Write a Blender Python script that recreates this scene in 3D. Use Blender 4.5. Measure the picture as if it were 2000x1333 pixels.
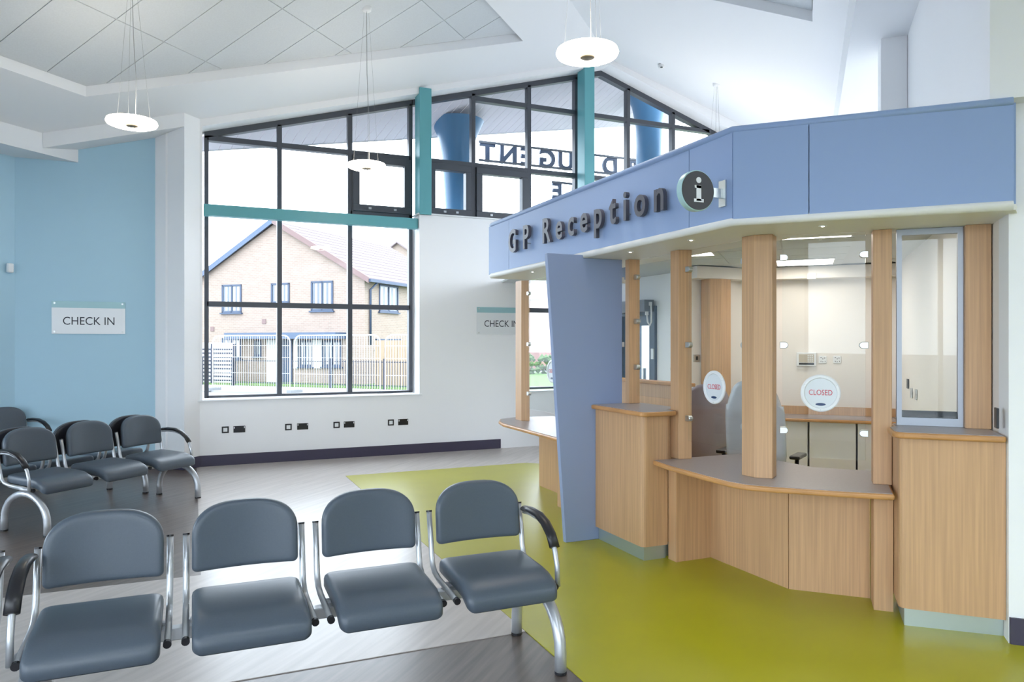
import bpy, bmesh, math, random
from mathutils import Vector, Matrix
random.seed(7)
sc = bpy.context.scene
for o in list(bpy.data.objects): bpy.data.objects.remove(o)
C = sc.collection
PI = math.pi
# ---------------------------------------------------------------- camera
YAW = math.radians(23.5); FPX = 1440.0; HOR = 670.0; CH = 1.6
cam_d = bpy.data.cameras.new('camera'); cam = bpy.data.objects.new('camera', cam_d); C.objects.link(cam)
cam.location = (0, 0, CH); cam.rotation_euler = (PI/2, 0, -YAW)
cam_d.sensor_width = 36; cam_d.lens = FPX/2000*36; cam_d.shift_y = (HOR-666.5)/2000
cam_d.clip_start = .05; cam_d.clip_end = 400
sc.camera = cam
# ---------------------------------------------------------------- world and light
w = bpy.data.worlds.new('sky'); sc.world = w; w.use_nodes = True
bg = w.node_tree.nodes['Background']; bg.inputs[0].default_value = (.83, .91, 1, 1); bg.inputs[1].default_value = 4.0
sc.view_settings.view_transform = 'Standard'; sc.view_settings.look = 'None'
sc.view_settings.exposure = 0.98; sc.view_settings.gamma = 1; sc.view_settings.use_curve_mapping = False
def area(name, loc, size, power, color, rot=(0, 0, 0)):
    l = bpy.data.lights.new(name, 'AREA'); l.shape = 'RECTANGLE'; l.size, l.size_y = size; l.energy = power; l.color = color
    o = bpy.data.objects.new(name, l); o.location = loc; o.rotation_euler = rot; C.objects.link(o); return o
# ---------------------------------------------------------------- photo pixel -> point on a known plane
R_ = Vector((math.cos(YAW), -math.sin(YAW), 0)); V_ = Vector((math.sin(YAW), math.cos(YAW), 0)); U_ = Vector((0, 0, 1)); CAM = Vector((0, 0, CH))
def ray(x, y): return V_ + R_*((x-1000)/FPX) + U_*((HOR-y)/FPX)
def onZ(x, y, z): r = ray(x, y); return CAM + r*((z-CH)/r.z)
def onY(x, y, Y): r = ray(x, y); return CAM + r*(Y/r.y)
def onX(x, y, X): r = ray(x, y); return CAM + r*(X/r.x)
def onN(x, y, a, b, d): r = ray(x, y); return CAM + r*(d/(a*r.x+b*r.y))   # vertical plane aX+bY=d
SL = .279
def ceilL(X, Y): return 6.2 + SL*(X-Y+4.1)
def ceilR(X, Y): return 6.2 - SL*(X-Y+4.1)
# ---------------------------------------------------------------- materials
MATS = {}
def mat(name, col, rough=.5, metal=0, **k):
    if name in MATS: return MATS[name]
    m = bpy.data.materials.new(name); m.use_nodes = True; nt = m.node_tree; b = nt.nodes['Principled BSDF']
    b.inputs['Base Color'].default_value = (*col, 1); b.inputs['Roughness'].default_value = rough; b.inputs['Metallic'].default_value = metal
    if 'spec' in k: b.inputs['Specular IOR Level'].default_value = k['spec']
    if 'emit' in k:
        b.inputs['Emission Color'].default_value = (*k['emit'], 1); b.inputs['Emission Strength'].default_value = k['es']
    if 'noise' in k:      # gentle mottling: (scale vector, amount)
        scv, amt = k['noise']
        tc = nt.nodes.new('ShaderNodeTexCoord'); mp = nt.nodes.new('ShaderNodeMapping'); nz = nt.nodes.new('ShaderNodeTexNoise')
        mp.inputs['Scale'].default_value = scv; nz.inputs['Scale'].default_value = 1; nz.inputs['Detail'].default_value = 4
        if 'rotz' in k: mp.vector_type = 'TEXTURE'; mp.inputs['Rotation'].default_value = (0, 0, k['rotz']); mp.inputs['Scale'].default_value = tuple(1/s for s in scv)
        mr = nt.nodes.new('ShaderNodeMapRange'); mr.inputs['From Min'].default_value = .3; mr.inputs['From Max'].default_value = .7
        mr.inputs['To Min'].default_value = 1-amt; mr.inputs['To Max'].default_value = 1+amt
        mx = nt.nodes.new('ShaderNodeMix'); mx.data_type = 'RGBA'; mx.blend_type = 'MULTIPLY'; mx.inputs[0].default_value = 1; mx.inputs[6].default_value = (*col, 1)
        nt.links.new(tc.outputs['Object'], mp.inputs[0]); nt.links.new(mp.outputs[0], nz.inputs[0]); nt.links.new(nz.outputs[0], mr.inputs[0])
        nt.links.new(mr.outputs[0], mx.inputs[7]); nt.links.new(mx.outputs[2], b.inputs['Base Color'])
        if k.get('bump'):
            bp = nt.nodes.new('ShaderNodeBump'); bp.inputs['Strength'].default_value = k['bump']; bp.inputs['Distance'].default_value = .002
            nt.links.new(nz.outputs[0], bp.inputs['Height']); nt.links.new(bp.outputs[0], b.inputs['Normal'])
    MATS[name] = m; return m
def glass(name, tint=(1, 1, 1), refl=1.0):
    m = bpy.data.materials.new(name); m.use_nodes = True; nt = m.node_tree; nt.nodes.remove(nt.nodes['Principled BSDF'])
    t = nt.nodes.new('ShaderNodeBsdfTransparent'); t.inputs[0].default_value = (*tint, 1)
    g = nt.nodes.new('ShaderNodeBsdfGlossy'); g.inputs['Roughness'].default_value = .01
    f = nt.nodes.new('ShaderNodeFresnel'); ge = nt.nodes.new('ShaderNodeNewGeometry'); mi = nt.nodes.new('ShaderNodeMapRange')
    mi.inputs['To Min'].default_value = 1.35; mi.inputs['To Max'].default_value = 1/1.35; nt.links.new(ge.outputs['Backfacing'], mi.inputs[0]); nt.links.new(mi.outputs[0], f.inputs[0])
    mu = nt.nodes.new('ShaderNodeMath'); mu.operation = 'MULTIPLY'; mu.inputs[1].default_value = refl
    mx = nt.nodes.new('ShaderNodeMixShader'); nt.links.new(f.outputs[0], mu.inputs[0]); nt.links.new(mu.outputs[0], mx.inputs[0])
    nt.links.new(t.outputs[0], mx.inputs[1]); nt.links.new(g.outputs[0], mx.inputs[2]); nt.links.new(mx.outputs[0], nt.nodes['Material Output'].inputs[0])
    return m
def brickmat(name, c1, c2, mortar, scale):
    m = bpy.data.materials.new(name); m.use_nodes = True; nt = m.node_tree; b = nt.nodes['Principled BSDF']; b.inputs['Roughness'].default_value = .9
    tc = nt.nodes.new('ShaderNodeTexCoord'); br = nt.nodes.new('ShaderNodeTexBrick'); br.inputs['Scale'].default_value = scale
    br.inputs['Color1'].default_value = (*c1, 1); br.inputs['Color2'].default_value = (*c2, 1); br.inputs['Mortar'].default_value = (*mortar, 1)
    br.inputs['Brick Width'].default_value = .225; br.inputs['Row Height'].default_value = .075; br.inputs['Mortar Size'].default_value = .006
    sp = nt.nodes.new('ShaderNodeSeparateXYZ'); ad = nt.nodes.new('ShaderNodeMath'); cm = nt.nodes.new('ShaderNodeCombineXYZ')
    nt.links.new(tc.outputs['Object'], sp.inputs[0]); nt.links.new(sp.outputs[0], ad.inputs[0]); nt.links.new(sp.outputs[1], ad.inputs[1])
    nt.links.new(ad.outputs[0], cm.inputs[0]); nt.links.new(sp.outputs[2], cm.inputs[1]); nt.links.new(cm.outputs[0], br.inputs['Vector']); nt.links.new(br.outputs[0], b.inputs['Base Color'])
    return m
WHITE = mat('wall_white', (.88, .89, .91), .7, noise=((.8, .8, .8), .012))
CEILW = mat('ceiling_white', (.82, .84, .87), .8)
TILE = mat('ceiling_tile', (.62, .66, .70), .9, noise=((60, 60, 60), .03))
GRID = mat('tile_grid', (.57, .60, .63), .6)
BLUEW = mat('wall_blue', (.42, .635, .775), .65, noise=((.7, .7, .7), .02))
SKIRT = mat('skirting_plum', (.048, .042, .078), .4)
LIME = mat('lime_vinyl', (.40, .38, .008), .33, noise=((2.2, 2.2, 2.2), .05), spec=.55)
VDARK = mat('dark_wood_vinyl', (.125, .098, .085), .30, noise=((1.6, 28, 4), .30), rotz=PI/4, spec=.6)
VLIGHT = mat('light_wood_vinyl', (.50, .455, .43), .30, noise=((1.4, 22, 4), .13), rotz=PI/4, spec=.6)
TEAL = mat('teal_paint', (.12, .38, .42), .4)
FRAME = mat('frame_grey', (.065, .072, .088), .4)
FASC = mat('fascia_blue', (.275, .385, .63), .5)
SLAB = mat('slab_blue', (.27, .345, .54), .5)
CREAM = mat('soffit_white', (.82, .82, .80), .5)
OAK = mat('oak_veneer', (.56, .34, .18), .45, noise=((75, 75, 1.6), .12), bump=.1)
OAKEDGE = mat('oak_edge', (.52, .26, .09), .35, noise=((6, 6, 20), .12))
TOPG = mat('counter_grey', (.33, .30, .31), .33, noise=((90, 90, 90), .06))
STEEL = mat('brushed_steel', (.62, .65, .65), .34, 1)
KICK = mat('kick_steel', (.50, .58, .58), .38, .75)
SILVER = mat('silver_tube', (.50, .52, .55), .32, .55)
VINYL = mat('grey_vinyl', (.074, .095, .122), .36, noise=((160, 160, 160), .04), spec=.45)
SHELL = mat('black_shell', (.018, .019, .026), .45)
BLACK = mat('black_plastic', (.012, .012, .016), .35)
LETTER = mat('letter_grey', (.075, .075, .10), .4)
ACRYL = mat('sign_white', (.78, .81, .84), .25)
SIGNTEAL = mat('sign_teal', (.33, .55, .60), .3)
INK = mat('dark_ink', (.02, .025, .04), .5)
RED = mat('red_ink', (.65, .08, .12), .5)
NAVY = mat('navy_badge', (.02, .05, .14), .3)
PLW = mat('white_plastic', (.80, .82, .84), .35)
GLOW = mat('lamp_glow', (1, .95, .88), .4, emit=(1, .88, .72), es=11)
PANELGLOW = mat('panel_glow', (1, 1, .97), .4, emit=(1, .92, .82), es=5.5)
SPOT = mat('spot_glow', (1, 1, 1), .4, emit=(1, .95, .85), es=6)
GLASSW = glass('window_glass', (.97, .99, 1), .8); GLASSR = glass('screen_glass', (.98, 1, 1), 1.0)
CREAMW = mat('office_wall', (.84, .80, .76), .7)
CHSH1 = mat('mauve_shell', (.36, .31, .35), .25); CHSH2 = mat('grey_shell', (.55, .58, .62), .25)
DOORF = mat('door_grey', (.10, .145, .20), .4); YEL = mat('yellow_label', (.8, .5, .02), .5)
COLB = mat('column_blue', (.045, .16, .30), .4)
PLANK = mat('soffit_plank', (.62, .57, .60), .6)
BUFF = brickmat('buff_brick', (.29, .22, .18), (.25, .19, .155), (.31, .28, .25), 1.0)
REDB = brickmat('red_brick', (.27, .12, .10), (.24, .10, .085), (.30, .22, .20), 1.0)
ROOFT = mat('roof_tile', (.19, .155, .16), .8); VERGE = mat('verge_tile', (.18, .12, .115), .8); UPVC = mat('house_frame', (.035, .055, .10), .5)
HGL = mat('house_glass', (.10, .12, .15), .06); HWHITE = mat('house_white', (.55, .55, .55), .6); GRASS = mat('grass', (.075, .15, .025), .9, noise=((3, 3, 3), .2))
ROAD = mat('road', (.19, .20, .21), .9, noise=((.5, 2, 1), .06)); PAVE = mat('paving', (.26, .26, .26), .9); RAIL = mat('railing_black', (.02, .025, .045), .5)
HERAS = mat('galvanised', (.75, .77, .79), .4, .3); TIMBER = mat('timber', (.30, .22, .15), .8, noise=((14, 14, 1), .12)); LEAD = mat('porch_lead', (.06, .09, .15), .5)
HEDGE = mat('hedge_leaf', (.07, .12, .04), .9, noise=((9, 9, 9), .35))
# ---------------------------------------------------------------- mesh builder
class MB:
    def __init__(s): s.v = []; s.f = []; s.m = []; s.mi = 0; s.sm = []; s.smooth = False
    def add(s, vs, fs):
        n = len(s.v); s.v += [tuple(v) for v in vs]
        for f in fs: s.f.append(tuple(i+n for i in f)); s.m.append(s.mi); s.sm.append(s.smooth)
        return s
    def box(s, x0, x1, y0, y1, z0, z1):
        return s.add([(x0,y0,z0),(x1,y0,z0),(x1,y1,z0),(x0,y1,z0),(x0,y0,z1),(x1,y0,z1),(x1,y1,z1),(x0,y1,z1)],
                     [(0,3,2,1),(4,5,6,7),(0,1,5,4),(1,2,6,5),(2,3,7,6),(3,0,4,7)])
    def obox(s, c, dx, dy, dz, ang):           # box centred at c, turned about z
        a, b = math.cos(ang), math.sin(ang); vs = []
        for z in (-dz/2, dz/2):
            for x, y in ((-dx/2,-dy/2),(dx/2,-dy/2),(dx/2,dy/2),(-dx/2,dy/2)): vs.append((c[0]+x*a-y*b, c[1]+x*b+y*a, c[2]+z))
        return s.add(vs, [(0,3,2,1),(4,5,6,7),(0,1,5,4),(1,2,6,5),(2,3,7,6),(3,0,4,7)])
    def prism(s, poly, z0, z1):                # plan polygon extruded upward
        n = len(poly); vs = [(p[0],p[1],z0) for p in poly] + [(p[0],p[1],z1) for p in poly]
        ar = sum(poly[i][0]*poly[(i+1)%n][1]-poly[(i+1)%n][0]*poly[i][1] for i in range(n))
        b, t = tuple(range(n-1,-1,-1)), tuple(range(n, 2*n)); sd = [(i,(i+1)%n,(i+1)%n+n,i+n) for i in range(n)]
        fs = [b, t]+sd
        if ar < 0: fs = [tuple(reversed(f)) for f in fs]
        return s.add(vs, fs)
    def xz(s, poly, y0, y1):                   # polygon in x,z extruded along y
        n = len(poly); vs = [(p[0],y0,p[1]) for p in poly] + [(p[0],y1,p[1]) for p in poly]
        return s.add(vs, [tuple(range(n)), tuple(range(2*n-1,n-1,-1))]+[(i,i+n,(i+1)%n+n,(i+1)%n) for i in range(n)])
    def poly3(s, pts, off):                    # flat polygon thickened by vector off
        n = len(pts); off = Vector(off); vs = [Vector(p) for p in pts]; vs += [p+off for p in vs]
        return s.add(vs, [tuple(range(n)), tuple(range(2*n-1,n-1,-1))]+[(i,i+n,(i+1)%n+n,(i+1)%n) for i in range(n)])
    def tube(s, pts, r, seg=10, caps=True, flat=None):
        pts = [Vector(p) for p in pts]; n = len(pts); rings = []; up = None
        for i, p in enumerate(pts):
            t = (pts[min(i+1,n-1)]-pts[max(i-1,0)]).normalized()
            if up is None:
                up = Vector((0,0,1)) if abs(t.z) < .9 else Vector((1,0,0))
            a = (up - t*up.dot(t)).normalized(); b = t.cross(a); up = a
            rr = r[i] if isinstance(r, (list, tuple)) else r
            ra, rb = (rr, rr) if flat is None else flat
            rings.append([p + a*(ra*math.cos(2*PI*k/seg)) + b*(rb*math.sin(2*PI*k/seg)) for k in range(seg)])
        vs = [v for rg in rings for v in rg]; fs = []
        for i in range(n-1):
            for k in range(seg): fs.append((i*seg+k, i*seg+(k+1)%seg, (i+1)*seg+(k+1)%seg, (i+1)*seg+k))
        if caps: fs += [tuple(range(seg-1,-1,-1)), tuple((n-1)*seg+k for k in range(seg))]
        old = s.smooth; s.smooth = True; s.add(vs, fs); s.smooth = old
        if caps: s.sm[-1] = s.sm[-2] = False
        return s
    def disc(s, c, axis, r, h, seg=28, bev=0):  # cylinder along axis from c
        ax = Vector(axis).normalized(); a = ax.orthogonal().normalized(); b = ax.cross(a); c = Vector(c); vs = []; prof = [(r,0),(r,h)]
        if bev: prof = [(r-bev,0),(r,bev),(r,h-bev),(r-bev,h)]
        for rr, hh in prof: vs += [c+ax*hh+a*(rr*math.cos(2*PI*k/seg))+b*(rr*math.sin(2*PI*k/seg)) for k in range(seg)]
        m = len(prof); fs = [(i*seg+k, i*seg+(k+1)%seg, (i+1)*seg+(k+1)%seg, (i+1)*seg+k) for i in range(m-1) for k in range(seg)]
        fs += [tuple(range(seg-1,-1,-1)), tuple((m-1)*seg+k for k in range(seg))]
        return s.add(vs, fs)
    def lathe(s, prof, c, seg=32):
        vs = [(c[0]+r*math.cos(2*PI*k/seg), c[1]+r*math.sin(2*PI*k/seg), c[2]+z) for r, z in prof for k in range(seg)]; m = len(prof)
        old = s.smooth; s.smooth = True
        s.add(vs, [(i*seg+k, i*seg+(k+1)%seg, (i+1)*seg+(k+1)%seg, (i+1)*seg+k) for i in range(m-1) for k in range(seg)]); s.smooth = old
        return s
    def build(s, name, mats, parent=None, bevel=0, bseg=2):
        me = bpy.data.meshes.new(name); me.from_pydata(s.v, [], s.f)
        for m in (mats if isinstance(mats, (list, tuple)) else [mats]): me.materials.append(m)
        for p, i, sm in zip(me.polygons, s.m, s.sm): p.material_index = i; p.use_smooth = sm
        bm = bmesh.new(); bm.from_mesh(me); bmesh.ops.recalc_face_normals(bm, faces=bm.faces)
        if bevel: bmesh.ops.bevel(bm, geom=[e for e in bm.edges if len(e.link_faces)==2 and e.calc_face_angle(0) > .6], offset=bevel, segments=bseg, affect='EDGES', profile=.5)
        bm.to_mesh(me); bm.free(); me.update()
        o = bpy.data.objects.new(name, me); C.objects.link(o)
        if parent is not None: o.parent = parent
        return o
def tag(o, label=None, cat=None, group=None, kind=None):
    for k, v in (('label', label), ('category', cat), ('group', group), ('kind', kind)):
        if v: o[k] = v
    return o
def empty(name, loc=(0,0,0), rz=0, **k):
    o = bpy.data.objects.new(name, None); o.empty_display_size = .1; C.objects.link(o); o.location = loc; o.rotation_euler = (0,0,rz); return tag(o, **k)
def copy_tree(o, parent=None):
    c = o.copy(); C.objects.link(c); c.parent = parent
    for ch in list(o.children): copy_tree(ch, c)
    return c
def S(o, label=None): return tag(o, label, kind='structure')
def rnd_poly(pts, idx, r, n=5):                # round the listed corners of a plan polygon
    out = []; m = len(pts)
    for i, p in enumerate(pts):
        if i not in idx: out.append(p); continue
        p = Vector(p); a = (Vector(pts[i-1])-p).normalized(); b = (Vector(pts[(i+1)%m])-p).normalized()
        for k in range(n+1):
            t = k/n; q0 = p+a*r*(1-t); q1 = p+b*r*t; out.append(tuple(q0.lerp(q1, t)))
    return out
def text_mesh(txt, size, depth, bold=0, res=4):
    cu = bpy.data.curves.new('t', 'FONT'); cu.body = txt; cu.size = size; cu.extrude = depth/2; cu.offset = bold; cu.resolution_u = res
    o = bpy.data.objects.new('t', cu); C.objects.link(o); dg = bpy.context.evaluated_depsgraph_get()
    me = bpy.data.meshes.new_from_object(o.evaluated_get(dg)); bpy.data.objects.remove(o); bpy.data.curves.remove(cu); return me
def put_text(name, txt, size, depth, M, material, parent=None, bold=0, center=True, width=None):
    me = text_mesh(txt, size, depth, bold); xs = [v.co.x for v in me.vertices]; ys = [v.co.y for v in me.vertices]
    cx, cy = ((min(xs)+max(xs))/2, (min(ys)+max(ys))/2) if center else (min(xs), 0); sx = 1 if not width else width/(max(xs)-min(xs))
    for v in me.vertices: v.co = M @ Vector(((v.co.x-cx)*sx, v.co.y-cy, v.co.z))
    me.materials.clear(); me.materials.append(material); o = bpy.data.objects.new(name, me); C.objects.link(o)
    if parent is not None: o.parent = parent
    return o
def frameM(origin, right, up):                 # matrix whose x is `right`, y is `up`
    r = Vector(right).normalized(); u = Vector(up).normalized(); n = r.cross(u)
    return Matrix(((r.x,u.x,n.x,origin[0]),(r.y,u.y,n.y,origin[1]),(r.z,u.z,n.z,origin[2]),(0,0,0,1)))
Q = math.sqrt(.5)
D1 = Vector((Q,-Q,0)); D2 = Vector((Q,Q,0))
# ================================================================ ROOM SHELL
YW, YG = 10.33, 10.62
# floor: dark vinyl, with inlaid light vinyl and lime zones, each a flush piece of the same floor
def plate(name, poly, z, m, parent=None, thick=.02):
    return MB().prism(poly, z-thick, z).build(name, m, parent)
floor = S(plate('floor', [(-9,-8.2),(11,-8.2),(11,10.75),(-9,10.75)], -.004, VDARK, thick=.1), 'dark wood-look vinyl floor of the waiting hall')
lime = plate('lime_zone', [(1.70,-8),(8,-8),(8,4.2),(5.2,7.85),(4.10,8.93),(1.70,8.93)], .0, LIME, floor, .004); tag(lime, 'lime green vinyl floor zone around the reception')
lightz = plate('light_wood_zone', [(-9,3.72),(1.697,3.72),(1.697,8.933),(4.1,8.933),(5.2,7.86),(11,7.86),(11,10.75),(.06,10.75),(.06,5.51),(-9,5.51)], .0, VLIGHT, floor, .004); tag(lightz, 'pale grey wood-look vinyl floor zone')
# window wall
GL = lambda X: 4.408+(X-.153)*.2813 if X <= 6.226 else 6.116-(X-6.226)*.3147     # underside of gable opening
XL, XR = .13, 3.03
wb = MB()
wb.box(-.30, XL, YW, 10.78, 0, 4.40); wb.box(XL, XR, YW, 10.78, 0, .84); wb.box(XR, 4.78, YW, 10.78, 0, 3.46)
wb.box(4.78, 6.25, YW, 10.78, 0, .84); wb.box(4.78, 6.25, YW, 10.78, 3.26, 3.46); wb.box(6.25, 11.4, YW, 10.78, 0, 3.46)
top = [(-.30, 4.40), (XL, 4.40), (.153, GL(.153)), (6.226, GL(6.226)), (8.62, GL(8.62)), (8.62, 3.46), (11.4, 3.46), (11.4, 5.0), (6.25, 6.5), (-.30, 4.62)]
wb.xz(top, YW, 10.78)
wall_w = S(wb.build('wall_window', WHITE), 'white gable wall holding the tall glazed window')
def sillboard(x0, x1, z, proj=.03):
    return MB().box(x0, x1, YW-proj, YG-.02, z, z+.022).build('window_sill', PLW, None, .006)
# skirtings
S(MB().box(.09, 4.3, YW-.015, YW, 0, .14).build('baseboard_window', SKIRT), 'dark plum skirting along the window wall')
# nib wall at the left of the window, at 45 degrees, and the blue wall
nib = [(-.082,10.142),(.10,10.33),(.10,10.60),(-.30,10.60),(-.425,10.47)]
S(MB().prism(nib, 0, 4.62).build('wall_nib', WHITE), 'white angled wall nib between blue wall and window')
nk = [(-.082,10.121),(.115,10.318),(.09,10.335),(-.082,10.15),(-.42,10.475),(-.435,10.46)]
S(MB().prism(nk, 0, .14).build('baseboard_nib', SKIRT), 'dark plum skirting around the angled nib')
S(MB().box(-2.3, -.42, 10.47, 10.62, 0, 4.5).build('wall_blue', BLUEW), 'pale blue wall carrying the check in sign')
S(MB().box(-1.93, -.42, 10.455, 10.47, 0, .14).build('baseboard_blue', SKIRT), 'dark skirting at the foot of the blue wall')
lw = MB(); lwp = lambda t: ((-1.935-t*Q, 10.475-t*Q), (-2.06-t*Q, 10.60-t*Q))
for t0, t1, z0, z1 in ((0,3.4,0,4.5),(3.4,9.9,0,.4),(3.4,9.9,2.7,4.5),(6.4,6.9,.4,2.7)):
    (a0, b0), (a1, b1) = lwp(t0), lwp(t1); lw.prism([a0,b0,b1,a1], z0, z1)
S(lw.build('wall_left', BLUEW), 'pale blue angled wall behind the corner seats')
for t0, t1 in ((3.4,6.4),(6.9,9.9)):  # unseen windows added to this wall to light the room from the left
    (a0, b0), (a1, b1) = lwp(t0), lwp(t1); MB().prism([((a0[0]+b0[0])/2,(a0[1]+b0[1])/2),((a0[0]+b0[0])/2-.008,(a0[1]+b0[1])/2+.008),((a1[0]+b1[0])/2-.008,(a1[1]+b1[1])/2+.008),((a1[0]+b1[0])/2,(a1[1]+b1[1])/2)], .4, 2.7).build('pane', GLASSW, bpy.data.objects['wall_left'])
# bulkheads at the left
bl = [(-1.279,10.469),(-1.94,10.469),(-8.93,3.48),(-8.27,3.48)]
S(MB().prism(bl, 3.825, 4.55).build('trim_1', CEILW), 'white boxed bulkhead along the blue side wall')
b2 = MB(); zb = lambda X: 3.939+(X+1.433)*.283
b2.add([(-1.60,10.14,zb(-1.60)),(-.083,10.14,zb(-.083)),(-.083,10.14,4.62),(-1.60,10.14,4.62),(-1.60,10.469,zb(-1.60)+.0),(-.083,10.469,zb(-.083)),(-.083,10.469,4.62),(-1.60,10.469,4.62)],
       [(0,1,2,3),(4,7,6,5),(0,4,5,1),(1,5,6,2),(3,2,6,7),(0,3,7,4)])
S(b2.build('trim_2', CEILW), 'white sloping bulkhead above the blue check in wall')
# ceilings with recessed tile fields; p = X+Y, q = X-Y
def pq(p, q, off=0, f=ceilL): X, Y = (p+q)/2, (p-q)/2; return (X, Y, f(X, Y)+off)
def clip(poly, a, b, c):                       # keep a*p+b*q<=c
    out = []
    for i in range(len(poly)):
        P, N = poly[i], poly[(i+1)%len(poly)]; d0 = a*P[0]+b*P[1]-c; d1 = a*N[0]+b*N[1]-c
        if d0 <= 0: out.append(P)
        if (d0 < 0) != (d1 < 0) and abs(d0-d1) > 1e-9: t = d0/(d0-d1); out.append((P[0]+(N[0]-P[0])*t, P[1]+(N[1]-P[1])*t))
    return out
def ceiling(name, f, outer, hole, label):
    mb = MB(); (q0, q1, p0, ycut) = hole        # hole: q range, p from p0 to the line Y=ycut (or p=const)
    pieces = [clip(outer, 0, 1, q0), clip(outer, 0, -1, -q1)]
    mid = clip(clip(outer, 0, -1, -q0), 0, 1, q1)
    pieces.append(clip(mid, 1, 0, p0))
    if ycut[0] == 'Y': pieces.append(clip(mid, -1, 1, -2*ycut[1])); hp = [(p0,q0),(2*ycut[1]+q0,q0),(2*ycut[1]+q1,q1),(p0,q1)]
    else: pieces.append(clip(mid, -1, 0, -ycut[1])); hp = [(p0,q0),(ycut[1],q0),(ycut[1],q1),(p0,q1)]
    for pc in pieces:
        if len(pc) > 2: mb.poly3([pq(*k, 0, f) for k in pc], (0, 0, .16))
    o = S(mb.build(name, CEILW), label); return o, hp
outL = [(-4.6,-12.6),(-4.6,-4.1),(20.9-4.1,-4.1),(20.9-12.6,-12.6)]
ceilo, holeL = ceiling('ceiling', ceilL, outL, (-10.63,-5.22,1.5,('Y',9.54)), 'white sloping ceiling with a recessed field of square tiles')
outR = [(-4.6,-4.1),(-4.6,.62),(21.5,.62),(20.9-4.1,-4.1)]
ceilr, holeR = ceiling('ceiling_right', ceilR, outR, (-3.2,.14,3.0,('P',11.97)), 'white sloping ceiling above the reception side')
MB().poly3([pq(*k, .125, ceilL) for k in holeL], (0,0,.03)).build('tile_grid', GRID, ceilo)
MB().poly3([pq(*k, .125, ceilR) for k in holeR], (0,0,.03)).build('tile_grid', GRID, ceilr)
def tiles(hole, f, par, p_0, dp, q_0, dq, ym=None):
    q0, q1 = hole[0][1], hole[2][1]; p0, p1 = hole[0][0], max(h[0] for h in hole)
    k0 = int((p0-p_0)/dp)-1; j0 = int((q0-q_0)/dq)-1
    for k in range(k0, k0+24):
        for j in range(j0, j0+8):
            g = .008; pa, pb, qa, qb = p_0+k*dp+g, p_0+(k+1)*dp-g, q_0+j*dq+g, q_0+(j+1)*dq-g
            pol = [(pa,qa),(pb,qa),(pb,qb),(pa,qb)]
            pol = clip(clip(pol, 0, -1, -(q0+.005)), 0, 1, q1-.005); pol = clip(clip(pol, -1, 0, -(p0+.005)), 1, 0, p1-.005)
            if ym: pol = clip(pol, 1, -1, 2*ym-.01)
            if len(pol) < 3: continue
            mb = MB(); mb.poly3([pq(*c, .115, f) for c in pol], (0,0,.011)); mb.build('ceiling_tile', TILE, par)
tiles(holeL, ceilL, ceilo, 6.93, .855, -9.19, 1.555, 9.54)
tiles(holeR, ceilR, ceilr, 11.97, .855*2, .14, 1.555*1.1)
# right hand bulkhead, upper wall and near wall
S(MB().poly3([(1.0,.41,4.47),(10.5,9.91,4.47),(10.5,9.91,5.0),(1.0,.41,5.0)], (Q*1.0,-Q*1.0,0)).build('trim_3', CEILW), 'white boxed bulkhead above the reception side wall')
S(MB().prism([(3.83,2.54),(6.18,4.89),(6.40,4.67),(4.05,2.32)], 2.87, 5.6).build('wall_upper', WHITE), 'white upper wall rising behind the blue fascia')
S(MB().prism([(8.80,8.20),(10.9,6.10),(11.0,6.20),(8.90,8.30)], 0, 4.469).build('wall_far_right', WHITE), 'white far wall below the boxed bulkhead')
S(MB().obox((6.15,5.02,3.6), .30, .22, 1.75, PI/4).build('trim_4', WHITE), 'white boxed pipe casing against the upper wall')
S(MB().prism([(3.99,2.545),(4.14,2.695),(9.1,-2.265),(8.95,-2.415)], 0, 5.4).build('wall_right', WHITE), 'white wall at the end of the reception desk')
S(MB().prism([(3.985,2.53),(3.995,2.55),(8.96,-2.415),(8.94,-2.43)], 0, .14).build('baseboard_right', SKIRT), 'dark skirting on the wall beside the desk')
S(MB().prism([(1.71,-.29),(6.4,4.4),(8.9,1.9),(3.4,-7.9),(-1.44,-3.15)], 4.471, 4.6).build('ceiling_low', CEILW), 'flat white ceiling behind the reception end wall')
S(MB().prism([(8.95,-2.41),(9.1,-2.26),(3.55,-7.95),(3.4,-7.9)], 0, 4.6).build('wall_side', WHITE), 'white side wall of the hall behind the viewpoint')
bw = S(empty('wall_back', (-8.45,3.95,0), -PI/4), 'white hall wall facing the gable, with unseen windows added for daylight')
LBW = 16.8
for x0, x1, z0, z1 in [(0,LBW,0,.3),(0,LBW,3.4,6.6)]+[(a,b,.3,3.4) for a, b in ((0,1.2),(4.2,5.0),(8.0,8.8),(11.8,LBW))]: MB().box(x0,x1,-.2,0,z0,z1).build('wall_piece', WHITE, bw)
for a in (1.2,5.0,8.8):  # invented windows out of view, added to bring daylight in from behind
    fm = MB()
    for x in (a,a+.97,a+1.97,a+2.94): fm.box(x,x+.06,-.15,-.05,.3,3.4)
    fm.box(a,a+3,-.15,-.05,.3,.36); fm.box(a,a+3,-.15,-.05,3.34,3.4); fm.build('window_frame', FRAME, bw)
    for k in range(3): MB().box(a+.06+k*.98,a+.97+k*.98,-.11,-.1,.36,3.34).build('pane', GLASSW, bw)
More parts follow.
